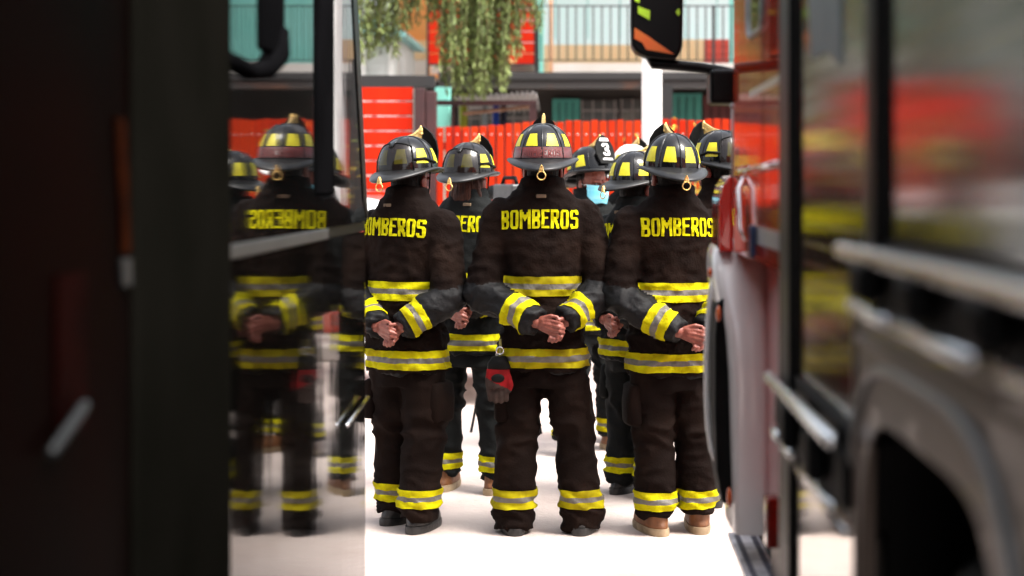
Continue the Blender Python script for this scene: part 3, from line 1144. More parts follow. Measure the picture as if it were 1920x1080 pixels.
    m.box(.470, .565, 4.1, 5.15, .40, .418)
    st = m.build("step", stepm, t, bevel=.003)
    for x in (.484, .536):
        m = MB()
        y = 4.13
        while y < 5.1:
            m.box(x, x + .017, y, y + .012, .4185, .4225)
            y += .03
        m.build("grip_strip", mat("grip_grey", (.16, .16, .20), .6, c2=(.2, .2, .24), scale=20), st)
    m = MB()
    q0, q1 = at(1437, 1030, 4.05), at(1464, 935, 4.05)
    m.box(q0.x, q1.x, 4.05, 4.12, q0.z, q1.z)
    lp = m.build("side_lamp", redlens, t, bevel=.006)
    m = MB()
    m.box(q1.x, XC + .1, 4.06, 4.10, q0.z + .03, q1.z - .03)
    m.build("lamp_bracket", black, lp)
    m = MB()
    m.box(XC + .02, XC + .3, 3.5, 4.6, .42, .62)
    m.build("sill", bronze, t)
    wheel("wheel", t, XC + .06, 5.0, .50, .50, .28, -1)
    # ---- wing mirror
    Ym = 5.0
    m = MB()
    out = [(1184, -120), (1183, 40), (1184, 84), (1192, 97), (1215, 107), (1262, 112), (1274, 105), (1280, 85), (1284, -120)]
    pts = [(at(px, py, Ym).x, at(px, py, Ym).z) for px, py in out]
    m.prism(pts, 1, Ym, Ym + .12)
    mir = m.build("wing_mirror", trim, t, bevel=.012, seg=3)
    for (nm, poly, mm) in (("lime_patch", [(1196, 12), (1219, 20), (1218, 38), (1196, 25)], mat("lime_mirror_reflection", (.45, .75, .02), .4, c2=(.4, .65, .02), scale=20)),
                           ("lime_patch", [(1190, -30), (1200, -26), (1199, 6), (1190, 2)], mat("lime_mirror_reflection", (0, 0, 0))),
                           ("lime_patch", [(1267, 22), (1273, 15), (1275, 26), (1271, 30)], mat("lime_mirror_reflection", (0, 0, 0))),
                           ("orange_patch", [(1190, 52), (1212, 66), (1264, 102), (1212, 93), (1204, 80), (1189, 72)], mat("orange_mirror_reflection", (.80, .085, .015), .35, c2=(.7, .15, .015), scale=8))):
        m = MB()  # reflections in the mirror glass, painted on as flat coloured patches
        pts = [(at(px, py, Ym).x, at(px, py, Ym).z) for px, py in poly]
        m.prism(pts, 1, Ym - .004, Ym - .0005)
        m.build(nm, mm, mir)
    m = MB()
    arm = [at(1216, 104, Ym + .06), at(1225, 120, Ym + .06), at(1262, 122, Ym + .06), at(1310, 127, Ym + .06), at(1350, 133, Ym + .06), at(1384, 142, Ym + .02)]
    m.tube(arm, [(.014, .022), (.018, .03), (.018, .03), (.018, .028), (.018, .028), (.02, .03)], 12)
    m.build("mirror_arm", trim, mir, smooth=True)
    m = MB()
    q0, q1 = at(1329, 196, Ym), at(1384, 132, Ym)
    m.box(q0.x, q1.x, Ym - .05, Ym + .10, q0.z, q1.z)
    m.build("mirror_bracket", trim, mir, bevel=.014, seg=3)
    m = MB()
    m.box(q1.x - .01, XC + .08, Ym - .02, Ym + .06, q0.z + .03, q1.z - .02)
    m.build("mirror_mount", black, mir, bevel=.005)
    m = MB()
    m.tube([at(1384, 165, Ym - .02), at(1392, 60, Ym - .02), at(1403, -130, Ym - .02)], .016, 10)
    m.build("mirror_stay", trim, mir, smooth=True)
    return t


right_truck()


# ------------------------------------------------------------------ left fire truck
def left_truck():
    XL = -.752
    t = thing("fire_truck", "black glossy fire truck side mirroring the firefighters, partly lost in shadow", "fire truck",
              group="fire trucks parked side by side")
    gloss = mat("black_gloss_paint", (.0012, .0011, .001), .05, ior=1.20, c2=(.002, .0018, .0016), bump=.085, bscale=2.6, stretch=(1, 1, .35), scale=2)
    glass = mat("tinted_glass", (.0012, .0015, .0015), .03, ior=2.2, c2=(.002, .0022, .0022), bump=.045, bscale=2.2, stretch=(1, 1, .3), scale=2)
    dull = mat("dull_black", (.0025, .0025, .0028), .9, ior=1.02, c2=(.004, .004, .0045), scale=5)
    pill = mat("pillar_plastic", (.0042, .0040, .0031), .9, c2=(.0054, .005, .004), scale=4, ior=1.0)
    m = MB()
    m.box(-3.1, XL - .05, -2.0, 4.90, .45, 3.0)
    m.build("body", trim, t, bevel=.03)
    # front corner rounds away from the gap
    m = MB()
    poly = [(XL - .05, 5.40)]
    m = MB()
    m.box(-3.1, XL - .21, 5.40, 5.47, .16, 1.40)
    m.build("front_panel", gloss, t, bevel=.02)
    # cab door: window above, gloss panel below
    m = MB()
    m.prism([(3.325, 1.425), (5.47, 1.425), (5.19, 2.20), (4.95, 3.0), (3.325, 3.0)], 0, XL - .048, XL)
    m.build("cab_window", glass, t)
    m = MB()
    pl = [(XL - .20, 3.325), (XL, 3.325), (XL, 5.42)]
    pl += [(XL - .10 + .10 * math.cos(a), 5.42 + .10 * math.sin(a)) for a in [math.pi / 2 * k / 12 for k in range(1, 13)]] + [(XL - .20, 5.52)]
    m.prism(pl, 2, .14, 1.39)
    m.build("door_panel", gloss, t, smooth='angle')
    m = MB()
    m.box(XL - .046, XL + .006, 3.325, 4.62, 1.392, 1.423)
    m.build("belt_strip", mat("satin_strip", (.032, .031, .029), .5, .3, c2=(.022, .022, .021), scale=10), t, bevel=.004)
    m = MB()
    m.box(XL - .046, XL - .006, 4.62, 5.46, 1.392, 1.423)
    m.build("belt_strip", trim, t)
    # window pillars and seal
    m = MB()
    m.box(XL - .02, XL + .010, 4.43, 4.70, 1.52, 3.0)
    m.build("window_pillar", dull, t, bevel=.01)
    m = MB()
    m.box(XL - .02, XL + .010, 3.66, 3.93, 1.86, 3.0)
    m.build("window_pillar", dull, t, bevel=.03)
    m = MB()
    m.tube([(XL + .004, 3.30, 1.815), (XL + .004, 3.55, 1.805), (XL + .004, 3.74, 1.825), (XL + .004, 3.86, 1.87), (XL + .004, 3.90, 1.93)], [.018, .02, .024, .03, .02], 10)
    m.build("window_seal", dull, t, smooth=True)
    m = MB()
    m.prism([(5.37, 1.50), (5.475, 1.43), (5.20, 2.20), (4.96, 3.0), (4.86, 3.0), (5.10, 2.20)], 0, XL - .01, XL + .004)
    m.build("window_pillar", trim, t)
    # door handle strip and chrome streak
    m = MB()
    m.capsule((XL + .012, 4.93, .800), (XL + .012, 5.40, .822), .007, .009, 10)
    m.build("handle_strip", chrome, t, smooth=True)
    # matt pillar
    m = MB()
    m.box(XL - .048, XL + .012, 2.62, 3.32, .14, 3.0)
    m.build("door_pillar", pill, t, bevel=.012)
    # rear compartment panel
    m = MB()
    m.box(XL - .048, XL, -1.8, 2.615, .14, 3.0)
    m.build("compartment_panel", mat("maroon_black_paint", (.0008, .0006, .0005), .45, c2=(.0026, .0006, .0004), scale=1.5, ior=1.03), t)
    for (y0, y1, z0, z1) in ((2.19, 2.33, 1.180, 1.225),):
        m = MB()
        m.capsule((XL + .015, y0, z0), (XL + .015, y1, z1), .008, .008, 10)
        m.build("grab_handle", mat("dark_chrome_and_reflection", (.014, .017, .018), .5, .3, c2=(.008, .010, .011), scale=12), t, smooth=True)
    m = MB()  # orange reflection of the other truck's cab, painted on as a thin strip
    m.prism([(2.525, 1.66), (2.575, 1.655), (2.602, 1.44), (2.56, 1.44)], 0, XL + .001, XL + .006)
    m.build("orange_reflection", mat("dull_orange", (.020, .0038, .0005), .6, c2=(.008, .0014, .0003), scale=12, ior=1.05), t)
    m = MB()  # grey plate painted in for the white mudguard's reflection below the orange
    m.prism([(2.545, 1.43), (2.60, 1.43), (2.60, 1.385), (2.555, 1.385)], 0, XL + .001, XL + .008)
    m.build("mudguard_reflection", mat("dark_chrome_and_reflection", (0, 0, 0)), t)
    m = MB()  # dim red reflection put on the panel as a flat coloured plate
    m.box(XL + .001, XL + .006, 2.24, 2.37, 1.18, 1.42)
    m.build("red_reflection", mat("dull_red", (.0065, .0007, .0005), .6, c2=(.0025, .0004, .0003), scale=9, ior=1.05), t)
    return t


left_truck()

# ------------------------------------------------------------------ street behind: fence, gate, posts
redwood = mat("red_painted_wood", (.48, .020, .003), .8, ior=1.2, c2=(.38, .012, .002), scale=5, stretch=(1, 1, .25), mixlo=.3, mixhi=.7, bump=.15)
orangered = mat("orange_red_wood", (.46, .036, .004), .8, ior=1.2, c2=(.34, .012, .002), scale=2.2, stretch=(1, 1, .15), mixlo=.35, mixhi=.65, island=.5, bump=.15)
maroon = mat("maroon_steel", (.045, .009, .009), .5, c2=(.025, .006, .006), scale=4)
dksteel = mat("dark_steel", (.007, .0065, .0065), .6, c2=(.011, .009, .008), scale=4)


def fence():
    t = thing("fence", "tall orange-red fence of narrow upright boards beyond the firefighters", "fence", at(1095, 600, 15) * 1)
    t.location = (0, 15, 0)
    for (xa, xb, ztop) in ((-1.40, .55, 2.10), (.74, 9.6, 2.17)):
        m = MB()
        x = xa
        while x < xb:
            top = ztop + R.uniform(-.008, .012) + (.06 * max(0, min(1, (x + 1.3) / 1.2)) if xa < 0 else 0)
            m.box(x, x + .067, R.uniform(-.004, .004), .022, .15, top)
            x += .0815
        b = m.build("boards", orangered, t, bevel=.004, seg=1)
        for z in (.5, 1.92):
            m = MB()
            m.box(xa, xb, .023, .07, z - .04, z + .04)
            m.build("rail", maroon, t)
        m = MB()
        x = xa + .035
        while x < xb:
            m.ellipsoid((x, -.007, 2.03), (.008, .004, .008), 8, 5)
            x += .0815
        m.build("nail_heads", mat("nail_pale", (.8, .6, .55), .3, .6, c2=(.7, .5, .45), scale=10), b)
    m = MB()
    m.box(.57, .72, .0, .1, .14, 2.75)
    m.build("post", dksteel, t, bevel=.006)


def gate():
    t = thing("gate", "bright red gate of wide horizontal boards beside a maroon post", "gate", (0, 15, 0))
    xa, xb = at(672, 0, 15).x, at(774, 0, 15).x
    z = at(0, 163, 15).z
    m = MB()
    k = 0
    while z > .3:
        m.box(xa - .9, xb, 0, .025, z - .128, z)
        z -= .1415
        k += 1
    m.build("boards", redwood, t, bevel=.004, seg=1)
    m = MB()
    for xx in (xa - .5, xa + .12, xb - .12):
        m.box(xx, xx + .05, .026, .06, .3, at(0, 166, 15).z)
    m.build("backing", mat("pale_strip", (.7, .62, .6), .6, c2=(.6, .5, .48), scale=8), t)
    m = MB()
    m.box(xa - 1.0, at(815, 0, 15).x, .0, .12, at(0, 165, 15).z + .004, at(0, 141, 15).z)
    m.build("top_beam", dksteel, t, bevel=.006)
    p0, p1 = at(778, 0, 15).x, at(818, 0, 15).x
    m = MB()
    m.box(p0, (p0 + p1) / 2 - .004, -.04, .11, .14, at(0, 165, 15).z)
    m.box((p0 + p1) / 2, p1, -.03, .11, .14, at(0, 171, 15).z)
    m.build("post", maroon, t, bevel=.012)


fence()
gate()


def pole():
    m = MB()
    q = at(1222, 0, 13)
    N = 8
    for i in range(1):
        m.tube([(q.x, 13, 0), (q.x, 13, 3), (q.x, 13, 7.5)], [.084, .082, .07], 20)
    o = m.build("street_pole", mat("white_concrete", (.80, .78, .75), .7, c2=(.72, .70, .67), scale=5, bump=.1), smooth='angle')
    tag(o, "thick white concrete pole in front of the red fence", "pole")
    m = MB()
    m.tube([(q.x, 13, 0), (q.x, 13, .05)], .14, 20)
    m.build("base", mat("white_concrete", (0, 0, 0)), o)


pole()

# ------------------------------------------------------------------ houses
teal = mat("aqua_wall", (.24, .74, .62), .7, c2=(.32, .80, .69), scale=1.2, bump=.05)
pteal = mat("pale_aqua_wall", (.74, .92, .88), .7, c2=(.80, .94, .91), scale=1.2, bump=.05)
cream = mat("cream_orange_wall", (.86, .62, .36), .7, c2=(.80, .52, .26), scale=2)
creamw = mat("cream_white_wall", (.84, .78, .72), .7, c2=(.78, .70, .62), scale=2)
orange = mat("orange_wall", (.82, .26, .05), .7, c2=(.78, .34, .10), scale=1.5)
redwall = mat("red_siding", (.62, .06, .03), .6, c2=(.5, .05, .03), scale=2)
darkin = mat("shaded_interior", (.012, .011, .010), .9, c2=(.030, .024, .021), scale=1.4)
slab = mat("grey_beam", (.032, .030, .030), .8, c2=(.022, .020, .020), scale=2)
doorteal = mat("teal_door", (.05, .26, .21), .6, c2=(.04, .2, .17), scale=2)


def house():
    YW, YR = 20.0, 18.9
    t = thing("house", "aqua two storey house with a railed balcony over a dark ground floor", "house", (0, 0, 0))
    XB = 10.5
    x0 = at(935, 0, YW).x

    def W(px, py, Y=YW):
        q = at(px, py, Y)
        return q.x, q.z
    # upper walls
    m = MB()
    xr = at(1320, 0, YW).x
    z_c = W(0, 84)[1]
    m.box(x0, 1.0, YW, YW + .2, z_c, 6.2)
    m.build("wall", pteal, t)
    m = MB()
    m.box(1.0, 1.838, YW, YW + .2, W(0, 74)[1], 6.2)
    m.build("wall", pteal, t)
    m = MB()
    m.box(1.84, XB, YW, YW + .2, 2.9, 6.2)
    m.build("wall", teal, t)
    m = MB()
    m.box(x0 - .02, xr, YW + .002, YW + .2, 2.9, z_c)
    m.box(1.0, xr, YW + .002, YW + .2, z_c + .003, W(0, 74)[1])
    m.build("base_band", cream, t)
    m = MB()
    z = 2.9
    while z < W(0, 74)[1] - .02:
        m.box(xr + .002, 1.836, YW - .01, YW + .19, z + .003, min(z + .10, W(0, 74)[1]))
        z += .10
    m.build("red_wainscot", redwall, t, bevel=.004, seg=1)
    # vertical panel joints in the aqua cladding
    m = MB()
    x = x0 + .3
    while x < XB:
        m.box(x, x + .012, YW - .006, YW - .001, 3.4, 6.2)
        x += .41
    m.build("cladding_joint", mat("aqua_joint", (.25, .55, .5), .7, c2=(.2, .5, .45), scale=3), t)
    # corner column and orange post
    m = MB()
    xa, xb = W(1003, 0, YR)[0], W(1019, 0, YR)[0]
    m.box(xa, xb, YR + .04, YR + .16, 2.905, 5.6)
    m.build("column", teal, t)
    m = MB()
    xa, xb = W(1029, 0, YR)[0], W(1036, 0, YR)[0]
    m.box(xa, xb, YR + .1, YR + .16, 2.905, 5.6)
    m.build("column", mat("orange_post", (.80, .42, .22), .6, c2=(.7, .35, .2), scale=5), t)
    # upper windows with pale frames (mirrored in the truck)
    for xw in (.55, 2.55, 5.2):
        m = MB()
        m.box(xw, xw + .9, YW - .03, YW - .002, 3.95, 5.1)
        wf = m.build("window", whitep, t)
        m = MB()
        m.box(xw + .06, xw + .43, YW - .036, YW - .031, 4.01, 5.04)
        m.box(xw + .47, xw + .84, YW - .036, YW - .031, 4.01, 5.04)
        m.build("pane", mat("pane_glass", (.15, .18, .18), .08, c2=(.1, .12, .12), scale=2, coat=.5), wf)
    # roof
    m = MB()
    m.prism([(18.4, 5.6), (24, 7.6), (24, 7.75), (18.4, 5.75)], 0, -2.2, XB)
    m.build("roof", mat("zinc_roof", (.35, .34, .33), .5, .3, c2=(.25, .22, .2), scale=3), t)
    # balcony floor with rusty beam
    m = MB()
    xL = W(822, 0, YR)[0]
    m.box(xL, XB, YR - .05, YW + .3, W(0, 150, YR)[1], 2.90)
    bs = m.build("balcony_floor", slab, t, bevel=.01)
    m = MB()
    m.box(xL, XB, YR - .02, YR + .12, W(0, 166, YR)[1], W(0, 151, YR)[1])
    m.build("beam", mat("rusty_beam", (.036, .031, .029), .8, c2=(.12, .046, .022), scale=1.6, mixlo=.52, mixhi=.7), bs)
    m = MB()
    m.box(xL - .5, XB, YR - .07, YR - .052, 2.75, 2.905)
    m.build("white_edge", creamw, bs) if False else None
    m = MB()
    m.box(W(1036, 0, YR)[0], XB, YR + .2, YR + .25, 2.905, W(0, 116, YR)[1])
    m.build("kick_board", creamw, t)
    # railing
    rl = MB()
    zt, zb = W(0, 10, YR)[1], W(0, 112, YR)[1]
    xs = W(1006, 0, YR)[0]
    rl.box(xs, XB, YR - .012, YR + .012, zt - .014, zt)
    rl.box(xs, XB, YR - .01, YR + .01, zb - .012, zb)
    x = xs + .05
    while x < XB:
        rl.box(x, x + .016, YR - .008, YR + .008, zb - (.0), zt - .0145)
        x += .1035
    for x in (xs, xs + 2.1, xs + 4.4, xs + 6.5):
        rl.box(x, x + .03, YR - .02, YR + .014, 2.9, zt + .002)
    rl.build("railing", dksteel, t)
    # red boarded balcony screen
    m = MB()
    xa, xb = W(803, 0, YR)[0], W(1002, 0, YR)[0]
    z = W(0, 121, YR)[1]
    while z < W(0, 14, YR)[1] - .02:
        m.box(xa, xb, YR, YR + .03, z + .006, z + .128)
        z += .132
    sc = m.build("balcony_screen", redwood, t, bevel=.005, seg=1)
    m = MB()
    for x in (xa - .02, xb):
        m.box(x, x + .026, YR - .01, YR + .04, 2.7, W(0, 8, YR)[1])
    m.box(xa + .007, xb - .001, YR - .006, YR + .036, W(0, 118, YR)[1] - .03, W(0, 119, YR)[1] - .002)
    m.box(xa + .007, xb - .001, YR - .006, YR + .036, W(0, 14, YR)[1], W(0, 14, YR)[1] + .025)
    m.build("screen_frame", dksteel, sc)
    m = MB()
    m.box(xa, xb, YR + .3, YR + .35, 2.905, W(0, 112, YR)[1])
    m.build("kick_board", creamw, t)
    # wall behind the screen
    m = MB()
    m.box(xa - .1, x0 - .03, YW + .05, YW + .2, 2.9, 6.2)
    m.build("wall", orange, t)
    # ground floor: recessed, dark
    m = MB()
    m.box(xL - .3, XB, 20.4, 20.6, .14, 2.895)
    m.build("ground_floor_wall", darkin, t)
    m = MB()
    xa, xb = W(815, 0, 17.4)[0], W(843, 0, 17.4)[0]
    m.box(xa, xb, 17.4, 17.55, .14, W(0, 163, 17.4)[1])
    m.build("column", teal, t)
    m = MB()
    xa, xb = W(1240, 0, 18.2)[0], W(1261, 0, 18.2)[0]
    m.box(xa, xb, 18.2, 18.35, .14, 2.7)
    m.build("column", dksteel, t)
    # teal door, shuttered doors
    Yd = 20.38
    for (a, b, c, d, mm) in ((1036, 1087, 186, 330, doorteal), (1258, 1315, 176, 330, doorteal), (1318, 1378, 180, 330, mat("dark_red_door", (.10, .02, .018), .6, c2=(.07, .015, .015), scale=3))):
        m = MB()
        xa, z1 = W(a, c, Yd)
        xb, _ = W(b, c, Yd)
        m.box(xa, xb, Yd - .06, Yd, .14, z1)
        d_ = m.build("door", mm, t)
        m = MB()
        for k in range(1, 4):
            x = xa + (xb - xa) * k / 4
            m.box(x - .006, x + .006, Yd - .065, Yd - .0605, .2, z1 - .04)
        m.build("door_groove", black, d_)
    # barred windows
    for (a, b, c, d) in ((1090, 1160, 188, 224), (1164, 1200, 186, 224), (860, 1000, 192, 238)):
        m = MB()
        xa, z1 = W(a, c, Yd)
        xb, z0 = W(b, d, Yd)
        m.box(xa, xb, Yd - .03, Yd, z0 - .4, z1)
        wf = m.build("window", mat("dim_pane", (.05, .05, .047), .2, c2=(.16, .15, .12), scale=2.5, mixlo=.5, mixhi=.75), t)
        m = MB()
        x = xa
        while x < xb:
            m.box(x, x + .02, Yd - .05, Yd - .032, z0 - .4, z1)
            x += .14
        m.box(xa, xb, Yd - .055, Yd - .0505, z0 + .1, z0 + .125)
        m.build("window_bars", mat("pale_bars", (.22, .2, .19), .6, c2=(.15, .14, .13), scale=5), wf)
    return t


house()


def awning():
    t = thing("awning", "small corrugated awning on a maroon beam behind the red fence", "awning", (0, 0, 0))
    Y = 17.0
    m = MB()
    xa, xb = at(850, 0, Y).x, at(1006, 0, Y).x
    n = 96
    vs = []
    for j, (yy, dz) in enumerate(((Y, 0), (Y + 1.3, -.12))):
        for i in range(n + 1):
            x = xa + (xb - xa) * i / n
            z = at(0, 182 - 9 * i / n, Y).z + .018 * math.sin(i * math.pi * 2 / 6) + dz
            vs.append((x, yy, z))
            vs.append((x, yy, z - .006))
    fs = []
    W1 = (n + 1) * 2
    for i in range(n):
        a = i * 2
        fs += [(a, a + 2, W1 + a + 2, W1 + a), (a + 1, W1 + a + 1, W1 + a + 3, a + 3), (a, a + 1, a + 3, a + 2), (W1 + a, W1 + a + 2, W1 + a + 3, W1 + a + 1)]
    m.add(vs, fs)
    m.build("roof_sheet", mat("zinc_sheet", (.55, .54, .54), .4, .5, c2=(.3, .28, .27), scale=4), t, smooth=True)
    m = MB()
    m.box(at(818, 0, Y).x, xb, Y + .02, Y + .12, at(0, 197, Y).z, at(0, 186, Y).z - .01)
    m.box(xb - .08, xb, Y + .03, Y + .11, .14, at(0, 197, Y).z - .002)
    m.box(at(846, 0, Y).x, at(851, 0, Y).x, Y + .03, Y + .1, .14, at(0, 197, Y).z - .002)
    m.build("beam", maroon, t)
    m = MB()
    q0, q1 = at(868, 213, Y + .3), at(1002, 199, Y + .3)
    m.tube([q0, q1], .02, 8)
    m.build("brace", mat("bare_wood", (.36, .2, .12), .7, c2=(.28, .15, .09), scale=6), t)


awning()


def cloths():
    Y = 17.6
    pal = [((862, 176, 14, 48), (.42, .44, .04), "faded yellow cloth hanging in the shade under the awning"),
           ((924, 188, 12, 34), (.02, .07, .42), "blue garment hanging in the shade under the awning"),
           ((905, 188, 9, 40), (.30, .36, .38), "pale grey garment hanging beside the blue one"),
           ((938, 190, 12, 34), (.012, .015, .04), "navy garment hanging right of the blue one")]
    for (px, py, wd, ht), c, lab in pal:
        m = MB()
        NX, NZ = 8, 6
        vs, fs = [], []
        q = at(px, py, Y)
        k = Y / FPX
        for s_ in (0, 1):
            for j in range(NZ + 1):
                for i in range(NX + 1):
                    vs.append((q.x + wd * k * i / NX * (1 - .1 * (j == 0)), Y + .02 * math.sin(i * 1.7 + j * .4) + s_ * .008, q.z - ht * k * 1.4 * j / NZ))
        o = (NX + 1) * (NZ + 1)
        for j in range(NZ):
            for i in range(NX):
                a = j * (NX + 1) + i
                fs += [(a, a + 1, a + NX + 2, a + NX + 1), (o + a, o + a + NX + 1, o + a + NX + 2, o + a + 1)]
        m.add(vs, fs)
        ob = m.build("hanging_cloth", mat("cloth_%02d" % px if False else "cloth " + lab, c, .9, c2=tuple(x * .6 for x in c), scale=8), smooth=True)
        tag(ob, lab, "laundry", "laundry under the awning")


cloths()


def neighbours():
    Y = 22.0
    t = thing("house", "orange house behind the red gate with a pale lower wall", "house", (0, 0, 0))
    xa, xb = at(738, 0, Y).x, at(812, 0, Y).x
    m = MB()
    m.box(xa, xb + .4, Y, Y + 3, at(0, 112, Y).z, 7)
    m.build("wall", orange, t)
    m = MB()
    m.box(xa, xb + .4, Y - .02, Y + 3, .14, at(0, 112, Y).z - .002)
    m.build("lower_wall", creamw, t)
    m = MB()
    m.box(xa, xb + .4, Y - .03, Y - .002, at(0, 112, Y).z, at(0, 76, Y).z)
    m.build("wall_band", cream, t)
    m = MB()
    m.prism([(xa - .3, 7.0), (xb + .8, 7.0), ((xa + xb) / 2, 8.2)], 1, Y - .4, Y + 3.3)
    m.build("roof", mat("zinc_roof", (0, 0, 0)), t)
    # clapboard shed
    Y = 19.5
    t = thing("shed", "small pale grey clapboard shed with a teal eave behind the gate", "shed", (0, 0, 0))
    xa, xb = at(560, 0, Y).x, at(744, 0, Y).x
    m = MB()
    z = .14
    zt = at(0, 60, Y).z
    while z < zt:
        vs = [(xa, Y - .02, z), (xb, Y - .02, z), (xb, Y, z + .075), (xa, Y, z + .075), (xa, Y + .05, z), (xb, Y + .05, z), (xb, Y + .05, z + .075), (xa, Y + .05, z + .075)]
        m.add(vs, [(0, 1, 2, 3), (0, 4, 5, 1), (4, 7, 6, 5), (3, 2, 6, 7), (0, 3, 7, 4), (1, 5, 6, 2)])
        z += .075
    m.build("wall", mat("pale_clapboard", (.62, .64, .62), .7, c2=(.52, .55, .53), scale=3), t)
    m = MB()
    m.box(xa, xb, Y + .06, Y + 2, .14, zt)
    m.build("core", mat("pale_clapboard", (0, 0, 0)), t)
    m = MB()
    m.box(xb - .10, xb - .02, Y - .05, Y - .022, .14, zt)
    m.box(at(676, 0, Y).x, at(687, 0, Y).x, Y - .05, Y - .022, .14, zt)
    m.build("corner_board", whitep, t)
    m = MB()
    m.prism([(xa - .1, zt + .02), (at(765, 0, Y).x, zt - .08), (at(765, 0, Y).x, zt - .02), (xa - .1, zt + .5)], 1, Y - .35, Y + 2.1)
    m.build("eave", mat("teal_eave", (.22, .55, .55), .5, c2=(.3, .6, .6), scale=3), t)


neighbours()


# ------------------------------------------------------------------ pepper tree with hanging fronds
def pepper_tree():
    rr = random.Random(21)
    Y = 16.2
    t = thing("pepper_tree", "tree with long drooping green fronds hanging in front of the houses", "tree", (0, 0, 0))
    m = MB()
    tx = at(596, 0, Y).x
    trunk = [(tx, Y, 0), (tx + .05, Y, 1.2), (tx + .15, Y, 2.6), (tx + .1, Y, 4.0), (tx + .2, Y, 5.2)]
    m.tube(trunk, [.22, .17, .15, .12, .07], 14)
    anchors = []
    for (ex, ez, ey) in ((-.2, 5.5, 0), (-1.2, 5.1, -.3), (-1.9, 4.7, .2), (-.7, 4.6, .4), (.4, 5.2, .1), (-3.6, 5.0, .4), (-4.2, 4.6, -.5)):
        p0 = Vector((tx + .1, Y, 3.7 + rr.uniform(0, .8)))
        p3 = Vector((ex, Y + ey, ez))
        p1 = p0.lerp(p3, .35) + Vector((0, 0, .5))
        p2 = p0.lerp(p3, .7) + Vector((0, 0, .45))
        m.tube([p0, p1, p2, p3], [.08, .055, .035, .012], 8)
    m.build("trunk", mat("tree_bark", (.10, .075, .055), .9, c2=(.06, .045, .035), scale=8, stretch=(1, 1, .2), bump=.8, bscale=14), t, smooth=True)
    # fronds
    m = MB()
    tw = MB()

    def strand(px, ypx_end, yoff, top=-160):
        p = at(px, top - rr.uniform(0, 60), Y + yoff)
        e = at(px + rr.uniform(-14, 14), ypx_end, Y + yoff)
        n = 14
        bow = Vector((rr.uniform(-.08, .08), rr.uniform(-.08, .08), 0))
        pts = []
        for i in range(n + 1):
            u = i / n
            pts.append(p.lerp(e, u) + bow * math.sin(u * math.pi))
        tw.tube(pts, [.004] * n + [.002], 4)
        L = (e - p).length
        cnt = int(L / .030)
        for i in range(cnt):
            u = (i + rr.random()) / cnt
            q = p.lerp(e, u) + bow * math.sin(u * math.pi)
            if rr.random() < .12 + .1 * math.sin(u * 19 + px):
                continue
            for sg in (-1, 1):
                a = rr.uniform(0, 6.28)
                d = Vector((math.cos(a) * rr.uniform(.25, .75), math.sin(a) * rr.uniform(.25, .75), -rr.uniform(.45, 1.0))).normalized()
                ll = rr.uniform(.04, .09)
                wv = d.cross(Vector((math.sin(a * 3), math.cos(a * 2), .3))).normalized() * ll * .13
                m.add([q, q + d * ll * .5 + wv, q + d * ll, q + d * ll * .5 - wv], [(0, 1, 2, 3)])
    # hanging masses: (px0, px1, lowest py at start, middle, end, count)
    for (a, b, lo0, lo1, n, yo) in ((676, 708, 60, 118, 22, .0), (704, 742, 55, 112, 34, .1), (738, 764, 40, 66, 14, .1), (770, 800, 8, 60, 10, .0),
                                    (828, 862, 70, 178, 34, -.1), (858, 905, 120, 186, 58, .0), (900, 946, 120, 176, 54, .1), (944, 972, 40, 110, 22, .05),
                                    (968, 1012, 0, 58, 22, .1), (800, 836, 0, 46, 12, .2), (560, 676, 20, 150, 40, .2), (330, 600, -40, 170, 130, .5)):
        for k in range(n):
            px = rr.uniform(a, b)
            strand(px, rr.uniform(lo0, lo1), yo + rr.uniform(-.25, .25))
    for k in range(60):       # crown above the picture
        px = rr.uniform(420, 1100)
        strand(px, rr.uniform(-150, -40), rr.uniform(-.8, .8), -420)
    m.build("crown", mat("pepper_leaf", (.055, .088, .014), .65, c2=(.17, .21, .045), scale=1.6, island=.55), t)
    tw.build("twigs", mat("twig", (.10, .08, .03), .8, c2=(.07, .06, .03), scale=8), t)


pepper_tree()


def bush():
    rr = random.Random(4)
    c = at(1296, 262, 14.2)
    t = thing("flowering_bush", "yellow flowering bush in front of the red fence right of the white pole", "bush", (c.x, 14.2, .14))
    m, s_, fl = MB(), MB(), MB()
    for k in range(26):
        e = Vector((rr.gauss(0, .20), rr.gauss(0, .14), rr.uniform(1.2, 1.95)))
        s_.tube([(rr.uniform(-.06, .06), rr.uniform(-.06, .06), 0), e * .5 + Vector((0, 0, .1)), e], [.012, .008, .004], 5)
        for j in range(46):
            u = rr.uniform(.3, 1.02)
            q = e * u + Vector((rr.gauss(0, .07), rr.gauss(0, .07), rr.gauss(0, .05)))
            d = Vector((rr.uniform(-1, 1), rr.uniform(-1, 1), rr.uniform(-.6, .8))).normalized()
            wv = d.orthogonal().normalized()
            wv.rotate(Matrix.Rotation(rr.uniform(0, 6), 3, d))
            ll = rr.uniform(.03, .06)
            tgt = fl if (u > .8 and rr.random() < .65) else m
            tgt.add([q, q + d * ll * .5 + wv * ll * .3, q + d * ll, q + d * ll * .5 - wv * ll * .3], [(0, 1, 2, 3)])
    m.build("leaves", mat("bush_leaf", (.16, .22, .03), .6, c2=(.32, .36, .06), scale=3, island=.6), t)
    fl.build("blossom", mat("yellow_petal", (.62, .44, .03), .6, c2=(.75, .55, .05), scale=3, island=.6), t)
    s_.build("stems", mat("twig", (0, 0, 0)), t)


bush()


# ------------------------------------------------------------------ parked vehicles beyond the people
carwhite = mat("car_white", (.80, .80, .80), .15, coat=1.0, c2=(.74, .74, .74), scale=2)


